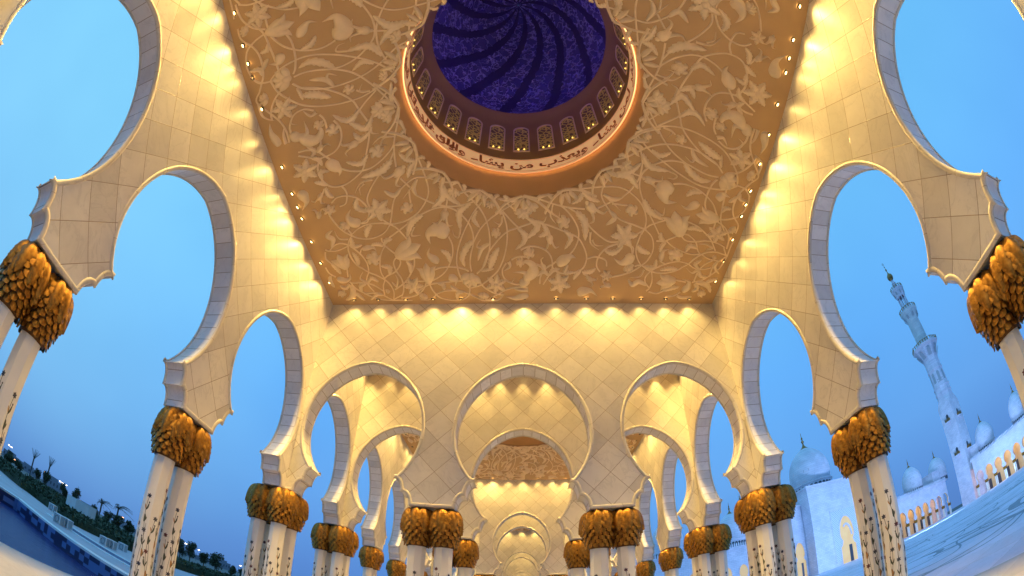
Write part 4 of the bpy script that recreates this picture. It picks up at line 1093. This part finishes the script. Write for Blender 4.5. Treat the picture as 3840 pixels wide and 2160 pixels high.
# ---------------------------------------------------------------- mosque beyond the courtyard
def facade(n,name,H,label,loc,rz,back=6.5,thr=None):
    """arcade wall with n arches, local x along, front face at y=-.3"""
    root=empty(name,loc,rz)
    b,bd,sf=wall_meshes(n,H,start_cut=0.0,end_cut=0.0)
    b.build('wall',M['ext'],root); bd.build('arch_moulding',M['ext'],root,smooth=40); sf.build('arch_soffit',M['warmwall'],root)
    mb=MB(); mb.add([(-2,back,0),(n*G+2,back,0),(n*G+2,back,H),(-2,back,H)],[(0,1,2,3)]); mb.add([(-2,.3,10.2),(n*G+2,.3,10.2),(n*G+2,back,10.2),(-2,back,10.2)],[(0,1,2,3)])
    mb.build('inner_wall',M['warmwall'],root)
    mb=MB()
    mb.box(-.6,n*G+.6,-.65,.3,H,H+.35); mb.box(-.6,n*G+.6,-.5,.3,H+.35,H+.6); mb.build('cornice',M['ext'],root)
    mb=MB(); x=-.4
    while x<n*G+.3:
        mb.box(x,x+.34,-.45,-.30,H+.6,H+1.15); mb.add([(x,-.45,H+1.15),(x+.34,-.45,H+1.15),(x+.17,-.38,H+1.55),(x,-.30,H+1.15),(x+.34,-.30,H+1.15)],[(0,1,2),(1,4,2),(4,3,2),(3,0,2)]); x+=.6
    mb.build('crenellation',M['ext'],root)
    gp=MB(); gp.box(-.9,.9,back-.12,back-.06,0,3.5); g0=gp.build('glass_panel',M['dark'],root); g0.location.x=G/2
    for k in range(1,n):
        g1=g0.copy(); COL.objects.link(g1); g1.parent=root; g1.location.x=G/2+G*k
    tag(root,label,'building')
    li=bpy.data.lights.new('arcade_light','AREA'); li.shape='RECTANGLE'; li.size=n*G; li.size_y=.6; li.energy=120*n; li.color=(1,.56,.16)
    lo=bpy.data.objects.new('light_source',li); COL.objects.link(lo); lo.parent=root; lo.location=(n*G/2,3.0,9.9); lo.rotation_euler=(radians(-30+60),0,0)
    return root
HN=12.4
# wall across the far end (faces -y) at y=101.5 ; right part
facade(9,'mosque_arcade',HN,'pale marble arcade of glowing arches between the gate block and the minaret',(102.0,101.5,0),0)
facade(14,'mosque_arcade',HN,'pale marble arcade of glowing arches running right from the minaret',(142.3,86.5,0),-pi/2)
# left facade (closed wall with small arched windows)
def gl_arch(x0,w,z0,zs,apex,n=16):
    """outline of a keyhole arch opening"""
    pts=[(x0-w*.5,z0),(x0-w*.5,zs-w*.30),(x0-w*.40,zs-w*.22),(x0-w*.32,zs)]
    r=w*.46; zc=zs+r*.72; up=(apex-zc)/r
    for i in range(n+1):
        t=-.80+(pi+1.6)*i/n; pts.append((x0-r*cos(t), zc+(r*sin(t)*(up if sin(t)>0 else 1.0))))
    pts+=[(x0+w*.32,zs),(x0+w*.40,zs-w*.22),(x0+w*.5,zs-w*.30),(x0+w*.5,z0)]
    return pts
def warm_niche(root,x0,w,z0,zs,apex,y,depth=.9,door=False):
    o=gl_arch(x0,w,z0,zs,apex); n=len(o)
    mb=MB(); mb.add([(x,y,z) for x,z in o],[tuple(range(n))]); 
    f=mb.build('arch_panel',M['nichew'],root)
    mb=MB()
    oo=[(x0+(x-x0)*1.10,z0+(z-z0)*1.035) for x,z in o]
    V=[(x,y-.12,z) for x,z in o]+[(x,y-.12,z) for x,z in oo]+[(x,y,z) for x,z in o]+[(x,y,z) for x,z in oo]
    F=[]
    for k in range(n-1): F+=[(k,k+1,n+k+1,n+k),(k,k+1,2*n+k+1,2*n+k),(n+k,n+k+1,3*n+k+1,3*n+k)]
    mb.add(V,F); mb.build('arch_frame',M['ext'],f)
    if door:
        mb=MB(); mb.box(x0+w*.02,x0+w*.22,y-.10,y-.02,z0,z0+(zs-z0)*.75); mb.build('door',M['dark'],f)
M['nichew']=simple('lit_niche',(.70,.46,.20),.6,bump=0,var=.12,scale=.5,emit=(1,.52,.14),estr=.40)  # flat panel glows in place of lamplight inside the niche
def plain_block(name,x0,x1,y0,y1,H,label,loc=(0,0,0)):
    r=empty(name,(x0,y0,0)); mb=MB(); mb.box(0,x1-x0,0,y1-y0,0,H); mb.build('wall',M['ext'],r)
    mb=MB(); mb.box(-.25,x1-x0+.25,-.3,y1-y0+.25,H,H+.5); mb.build('cornice',M['ext'],r); tag(r,label,'building'); return r
lf=plain_block('mosque_wing',8,68.9,101.5,118,12.4,'long low pale mosque wing left of the gate block')
mb=MB(); x=.2
while x<60.5:
    mb.box(x,x+.34,-.25,-.1,12.9,13.5); mb.add([(x,-.25,13.5),(x+.34,-.25,13.5),(x+.17,-.18,13.95),(x,-.10,13.5),(x+.34,-.1,13.5)],[(0,1,2),(1,4,2),(4,3,2),(3,0,2)]); x+=.62
mb.build('crenellation',M['ext'],lf)
for x in [4+4.5*i for i in range(13)]: warm_niche(lf,x,2.7,2.5,5.0,8.0,-.02)
gb=empty('mosque_gate',(0,0,0)); mb=MB(); mb.box(70.6,93.6,95.0,112,0,23.0); mb.build('wall',M['ext'],gb)
mb=MB(); mb.box(70.3,93.9,94.7,112,23.0,23.5); mb.box(76.2,87.8,94.93,95.0,15.6,15.9); mb.build('cornice',M['ext'],gb)
mb=MB(); 
for xx in (77.0,87.0):
    mb.box(xx-.12,xx+.12,94.9,95.0,.9,15.3)
mb.box(76.9,87.1,94.9,95.0,15.05,15.3); mb.build('niche_frame',M['ext'],gb)
lat=MB(); lat.box(77.2,86.8,94.965,95.0,1.2,15.0); lat.build('lattice_panel',M['dots'],gb)
warm_niche(gb,82,5.6,.2,6.4,13.0,94.94,door=True)
# inner arch rib seen inside the niche
mb=MB(); mb.tube([(81.9+1.7*cos(t),94.86,7.4+3.4*sin(t)) for t in [pi*k/10 for k in range(0,8)]],.30,6); mb.build('inner_arch',M['ext'],gb)
warm_niche(gb,92.0,2.4,.2,5.0,9.2,94.94,door=True)
tag(gb,'tall pale marble gate block with a glowing keyhole niche framed by lattice','building')
wg=plain_block('mosque_wing',62.5,70.5,99.0,112,19.3,'recessed pale wing joined to the left of the gate block'); warm_niche(wg,5.7,3.2,.2,5.6,9.8,-.02,door=True)
mb=MB(); mb.box(3.4,4.0,-.25,0,0,19.0); mb.build('pilaster',M['ext'],wg)
plain_block('mosque_wing',93.7,101.5,97,112,19.0,'recessed pale wing joined to the right of the gate block')
# domes
def ext_dome(x,y,z0,r,h,label,drum=2.2,nwin=14):
    root=empty('mosque_dome',(x,y,z0)); mb=MB()
    mb.lathe([(r*.93,0),(r*.93,drum),(r*1.03,drum+.05),(r*1.03,drum+.35),(r*.97,drum+.4)],40); mb.build('drum',M['domem'],root,smooth=30)
    pr=[]
    for i in range(19):
        t=i/18; a=-.42+t*(pi/2+.42); rr=r*cos(a)*(1 if a<0 else 1.0); zz=sin(a)
        pr.append((max(.02,rr*1.0),drum+.4+ (h-drum-.4)*((zz+.41)/1.41)*(.94+.06*t**4)))
    mb=MB(); mb.lathe(pr,48); mb.build('shell',M['domem'],root,smooth=180)
    wb=None
    for i in range(nwin*2):
        a=2*pi*i/(nwin*2)
        if wb is None:
            m_=MB(); w2=r*.085; o=[(-w2,.35),(w2,.35),(w2,drum*.62)]+[(w2*cos(t),drum*.62+w2*sin(t)) for t in (pi*.25,pi*.5,pi*.75)]+[(-w2,drum*.62)]
            m_.add([(0,x_,z_) for x_,z_ in o]+[(.06,x_,z_) for x_,z_ in o],[tuple(range(7,14))]+[(k,(k+1)%7,7+(k+1)%7,7+k) for k in range(7)]); wb=m_.build('window',M['dark'],root); c=wb
        else: c=wb.copy(); COL.objects.link(c); c.parent=root
        c.location=(r*.93*cos(a),r*.93*sin(a),0); c.rotation_euler=(0,0,a)
    mb=MB(); k=r/4.1; mb.lathe([(.9*k,h-.25*k),(.5*k,h+.1*k),(.22*k,h+.5*k),(.12*k,h+.9*k),(.32*k,h+1.25*k),(.10*k,h+1.6*k),(.22*k,h+1.9*k),(.06*k,h+2.2*k),(.05*k,h+2.9*k),(.01,h+3.1*k)],12); mb.build('finial',M['gilt'],root,smooth=60)
    tag(root,label,'dome','white domes of the mosque'); return root
ext_dome(82,107,23.5,6.5,14.5,'largest white dome rising behind the gate block',drum=2.6,nwin=14)
for x,l in ((131.0,'white dome with gold finial first left of the minaret pair, farther from it'),(149.0,'white dome partly behind the minaret, nearer to it on the left')): ext_dome(x-.3,108.5,13.0,4.1,10.4,l)
for y,l in ((82.2,'white dome first to the right of the minaret'),(64.2,'white dome second to the right of the minaret, cut by the column')): ext_dome(149.5,y,13.0,4.1,10.4,l)
for x,l in ((53.3,'white dome on the low wing left of the gate block'),(35.3,'white dome farther left on the low wing'),):
    ext_dome(x,107.5,12.9,4.0,10.0,l)
ext_dome(62.5,118,15.5,3.4,12.5,'small white dome peeping behind the low wing dome')
# corner tower blocks by the minaret
plain_block('roof_pavilion',138.5,143.5,104,110,17.2,'square roof pavilion left of the minaret')
plain_block('roof_pavilion',146.5,151.5,84.8,89.6,17.2,'square roof pavilion right of the minaret')
# minaret
def minaret(x,y):
    r=empty('minaret',(x,y,0)); s=3.15
    mb=MB(); mb.box(-s,s,-s,s,0,36.5)
    # chamfer to octagon
    oc=lambda R,z:[(R/cos(pi/8)*cos(pi/8+i*pi/4),R/cos(pi/8)*sin(pi/8+i*pi/4),z) for i in range(8)]
    sq=[(s,s*.414,36.5),(s*.414,s,36.5),(-s*.414,s,36.5),(-s,s*.414,36.5),(-s,-s*.414,36.5),(-s*.414,-s,36.5),(s*.414,-s,36.5),(s,-s*.414,36.5)]
    o2=oc(3.05,39.6); 
    mb.build('base_shaft',M['ext'],r)
    mb=MB(); R=1/cos(pi/8)
    mb.add([(s,s,36.5),(-s,s,36.5),(-s,-s,36.5),(s,-s,36.5)]+o2,[(0,4+1,4+0),(0,1,4+2,4+1),(1,4+3,4+2),(1,2,4+4,4+3),(2,4+5,4+4),(2,3,4+6,4+5),(3,4+7,4+6),(3,0,4+0,4+7)])
    mb.lathe([(3.05*R,39.6),(3.05*R,41.2),(3.3*R,41.3),(3.3*R,41.6),(3.1*R,41.7),(3.1*R,43.4),(3.3*R,43.5),(3.3*R,43.9),(3.0*R,44),(2.9*R,50.2),(3.15*R,50.3),(3.15*R,50.8),(2.95*R,50.9),(2.95*R,54.5),(3.5*R,57),(4.6*R,59.4),(5.3*R,60.2),(5.5*R,60.3),(5.5*R,60.8),(2.4*R,60.82)],8,a0=pi/8)
    mb.build('octagonal_shaft',M['ext'],r)
    mb=MB(); mb.lathe([(2.55,60.8),(2.5,72.5),(2.9,74),(3.6,76),(3.9,76.6),(3.9,77.2),(1.0,77.22)],32); mb.build('round_shaft',M['minr'],r,smooth=40)
    mb=MB()
    for i in range(8):
        a=i*pi/4; mb.tube([(1.75*cos(a),1.75*sin(a),77.2),(1.75*cos(a),1.75*sin(a),84)],.22,8)
    mb.build('lantern_column',M['ext'],r)
    mb=MB(); mb.lathe([(1.5,84),(2.1,84),(2.2,84.8),(2.8,87),(2.9,87.3),(2.9,87.8),(.8,87.9),(.75,89.2),(1.1,89.6),(.7,90.4),(1.0,91),(.55,91.8),(.55,92.6)],24); mb.build('lantern_cap',M['ext'],r,smooth=40)
    mb=MB(); mb.lathe([(.3,92.5),(1.0,93.2),(1.35,94.2),(1.2,95.2),(.6,96),(.22,96.6),(.16,97.6),(.42,98.2),(.12,98.8),(.08,99.6),(.25,99.9),(.06,100.2),(.05,100.6)],16)
    mb.tube([(.0+.55*sin(t),0,101.2-.55*cos(t)) for t in [.3+i*.36 for i in range(16)]],.09,5)
    mb.build('finial',M['gilt'],r,smooth=60)
    # galleries
    for (R0,z0,n,nm) in ((5.35,60.8,32,0),(3.8,77.2,22,0),(2.75,87.8,16,0)):
        mb=MB()
        for i in range(n):
            a=2*pi*i/n; rr=R0*(1/cos(((a+pi/8)%(pi/4))-pi/8)) if R0>5 else R0
            mb.box(rr*cos(a)-.12,rr*cos(a)+.12,rr*sin(a)-.12,rr*sin(a)+.12,z0,z0+1.25)
        k=8 if R0>5 else 24; q=1/cos(pi/8) if k==8 else 1
        mb.lathe([(R0*q,z0+.95),(R0*q+.12,z0+.95),(R0*q+.12,z0+1.1),(R0*q,z0+1.1)],k,a0=pi/8 if k==8 else 0)
        mb.build('gallery_railing',M['gilt'],r)
    # corbel niches under first gallery, dark arches
    def arch_o(w,h): return [(-w,0),(w,0),(w,h)]+[(w*cos(t),h+w*1.1*sin(t)) for t in (pi*.2,pi*.4,pi*.5,pi*.6,pi*.8)]+[(-w,h)]
    def panel(nm,w,h,m_,par,t=.06):
        o=arch_o(w,h); n=len(o); mb=MB(); mb.add([(0,x_,z_) for x_,z_ in o]+[(t,x_,z_) for x_,z_ in o],[tuple(range(n,2*n))]+[(k,(k+1)%n,n+(k+1)%n,n+k) for k in range(n)]); return mb.build(nm,m_,par)
    p0=None
    for i in range(8):
        a=i*pi/4
        for off_ in (0,):
            c=panel('corbel_niche',.75,2.2,M['nshade'],r,.1) if p0 is None else p0.copy()
            if p0 is not None: COL.objects.link(c); c.parent=r
            p0=p0 or c
            c.location=(3.55*cos(a),3.55*sin(a),55.9); c.rotation_euler=(0,radians(28),a)
        c=panel('blind_arch',.55,3.4,M['nshade'],r,.05); c.location=(2.93*cos(a),2.93*sin(a),45.4); c.rotation_euler=(0,0,a)
        c=panel('corbel_niche',.45,1.2,M['nshade'],r,.1); c.location=(2.85*cos(a+.2),2.85*sin(a+.2),73.3); c.rotation_euler=(0,radians(26),a+.2)
        c=panel('corbel_niche',.3,1.0,M['nshade'],r,.1); c.location=(2.3*cos(a+.2),2.3*sin(a+.2),85.0); c.rotation_euler=(0,radians(14),a+.2)
    # balconies on the square shaft
    for a in (0,pi/2,pi,-pi/2):
        for z in (18.0,30.5):
            w=panel('balcony_window',.55,1.7,M['dark'],r,.05); w.location=(s*cos(a),s*sin(a),z+.3); w.rotation_euler=(0,0,a)
            mb=MB(); mb.box(0,.9,-1.1,1.1,-.35,0); mb.box(.1,.55,-.5,.5,-.8,-.35); b=mb.build('balcony',M['ext'],r); b.location=(s*cos(a),s*sin(a),z); b.rotation_euler=(0,0,a)
            mb=MB()
            for q in range(7): mb.box(.78,.86,-1.0+q*.33-.10,-1.0+q*.33+.10,0,.95 if q%2 else 1.3)
            for sg in (-1,1):
                mb.box(.1,.8,sg*1.0-.04,sg*1.0+.04,0,.9)
            mb.build('railing',M['gilt'],b)
    r.scale=(1.07,1.07,1.0)
    tag(r,'tall white marble minaret with three galleries and a gold ball finial','minaret')
M['nshade']=simple('niche_recess_shade',(.42,.44,.48),.6,bump=0)  # darker grey paints recess shade onto the flat niche and blind arch panels
M['minr']=ext_marble('minaret_lozenge',(.78,.79,.80),1.2,1.0)
minaret(146.6,92.4)
# far columns
def far_col(x,y,label):
    add_col(x,y,label,True,'far courtyard arcade columns')
for i in range(0,9):
    for dx in (-.34,.34):
        add_col(102.0+G*(i+1)+dx,101.5,f'distant gold topped column, {"left" if dx<0 else "right"} one under the {ORD[i]} pier of the arcade left of the minaret',True,'far courtyard arcade columns')
for i in range(0,7):
    for dy in (-.34,.34):
        add_col(142.3,86.5-G*i+dy,f'distant gold topped column, {"farther" if dy>0 else "nearer"} one under the {ORD[i]} pier of the arcade right of the minaret',True,'far courtyard arcade columns')

def added_flood(par,loc,tgt,e,sx,col=(.34,.56,1.0)):  # area lights without fixtures, added to lift the mosque to pale blue
    li=bpy.data.lights.new('added_flood_light','AREA'); li.shape='RECTANGLE'; li.size=sx; li.size_y=1.0; li.energy=e; li.color=col
    lo=bpy.data.objects.new('light_source',li); COL.objects.link(lo); lo.location=loc; d=Vector(tgt)-Vector(loc); lo.rotation_euler=d.to_track_quat('-Z','Z').to_euler(); lo['kind']='structure'
added_flood(None,(80,62,.3),(82,95,14),2300,34)
added_flood(None,(120,70,.3),(122,101,9),2000,44)
added_flood(None,(112,58,.3),(142,62,8),1800,60)
added_flood(None,(50,72,.3),(52,101,9),2000,40)
added_flood(None,(80,60,1.0),(82,107,34),11000,20)
added_flood(None,(118,66,.3),(146,92,48),15000,10)
# ---------------------------------------------------------------- world
w=bpy.data.worlds.new('World'); S.world=w; w.use_nodes=True; ns=w.node_tree.nodes; ls=w.node_tree.links
bg=ns['Background']; tc=ns.new('ShaderNodeTexCoord'); sp=ns.new('ShaderNodeSeparateXYZ'); ls.new(tc.outputs['Generated'],sp.inputs[0])
col=ramp(ns,ls,sp.outputs[2],[(0.0,(.095,.235,.60)),(.06,(.105,.265,.67)),(.22,(.135,.385,.86)),(.42,(.14,.46,.99)),(.70,(.165,.56,1.0)),(1.0,(.22,.62,1.0))])
mr=ns.new('ShaderNodeMapRange'); ls.new(sp.outputs[0],mr.inputs[0]); mr.inputs[1].default_value=-.45; mr.inputs[2].default_value=-.95; mr.inputs[3].default_value=0; mr.inputs[4].default_value=.85
z2=math_(ns,ls,'MULTIPLY',mr.outputs[0],math_(ns,ls,'POWER',math_(ns,ls,'MAXIMUM',sp.outputs[2],0.0),.6))
col=mix(ns,ls,z2,col,(.34,.82,1.0))
nz=ns.new('ShaderNodeTexNoise'); nz.inputs['Scale'].default_value=2.2; nz.inputs['Detail'].default_value=3; ls.new(tc.outputs['Generated'],nz.inputs['Vector'])
mm=ns.new('ShaderNodeMix'); mm.data_type='RGBA'; mm.blend_type='MULTIPLY'; mm.inputs[0].default_value=1; ls.new(col,mm.inputs[6]); ls.new(ramp(ns,ls,nz.outputs[0],[(.3,(.90,.93,.96)),(.7,(1.07,1.05,1.03))]),mm.inputs[7])
ls.new(mm.outputs[2],bg.inputs[0]); bg.inputs[1].default_value=1.0

# ---------------------------------------------------------------- camera
cam=bpy.data.cameras.new('camera'); co=bpy.data.objects.new('camera',cam); COL.objects.link(co); S.camera=co
cam.type='PANO'; cam.panorama_type='FISHEYE_EQUISOLID'; cam.sensor_width=36; cam.fisheye_lens=CAM['f']*36/3840; cam.fisheye_fov=radians(220)
cam.shift_x=-(CAM['cx']-1920)/3840; cam.shift_y=(CAM['cy']-1080)/2160
cam.clip_end=8000; cam.clip_start=.02
p,yw,ro=CAM['pitch'],CAM['yaw'],CAM['roll']
fwd=Vector((-sin(yw)*cos(p),cos(yw)*cos(p),sin(p))); r0=Vector((cos(yw),sin(yw),0)); u0=r0.cross(fwd)
right=r0*cos(ro)+u0*sin(ro); up=-r0*sin(ro)+u0*cos(ro)
mtx=Matrix((right,up,-fwd)).transposed().to_4x4(); mtx.translation=Vector((0,0,EYE)); co.matrix_world=mtx
S.view_settings.view_transform='Standard'; S.view_settings.look='None'; S.view_settings.exposure=0; S.view_settings.gamma=1
S.cycles.max_bounces=8; S.cycles.diffuse_bounces=5; S.cycles.sample_clamp_indirect=6
S.cycles.use_denoising=True
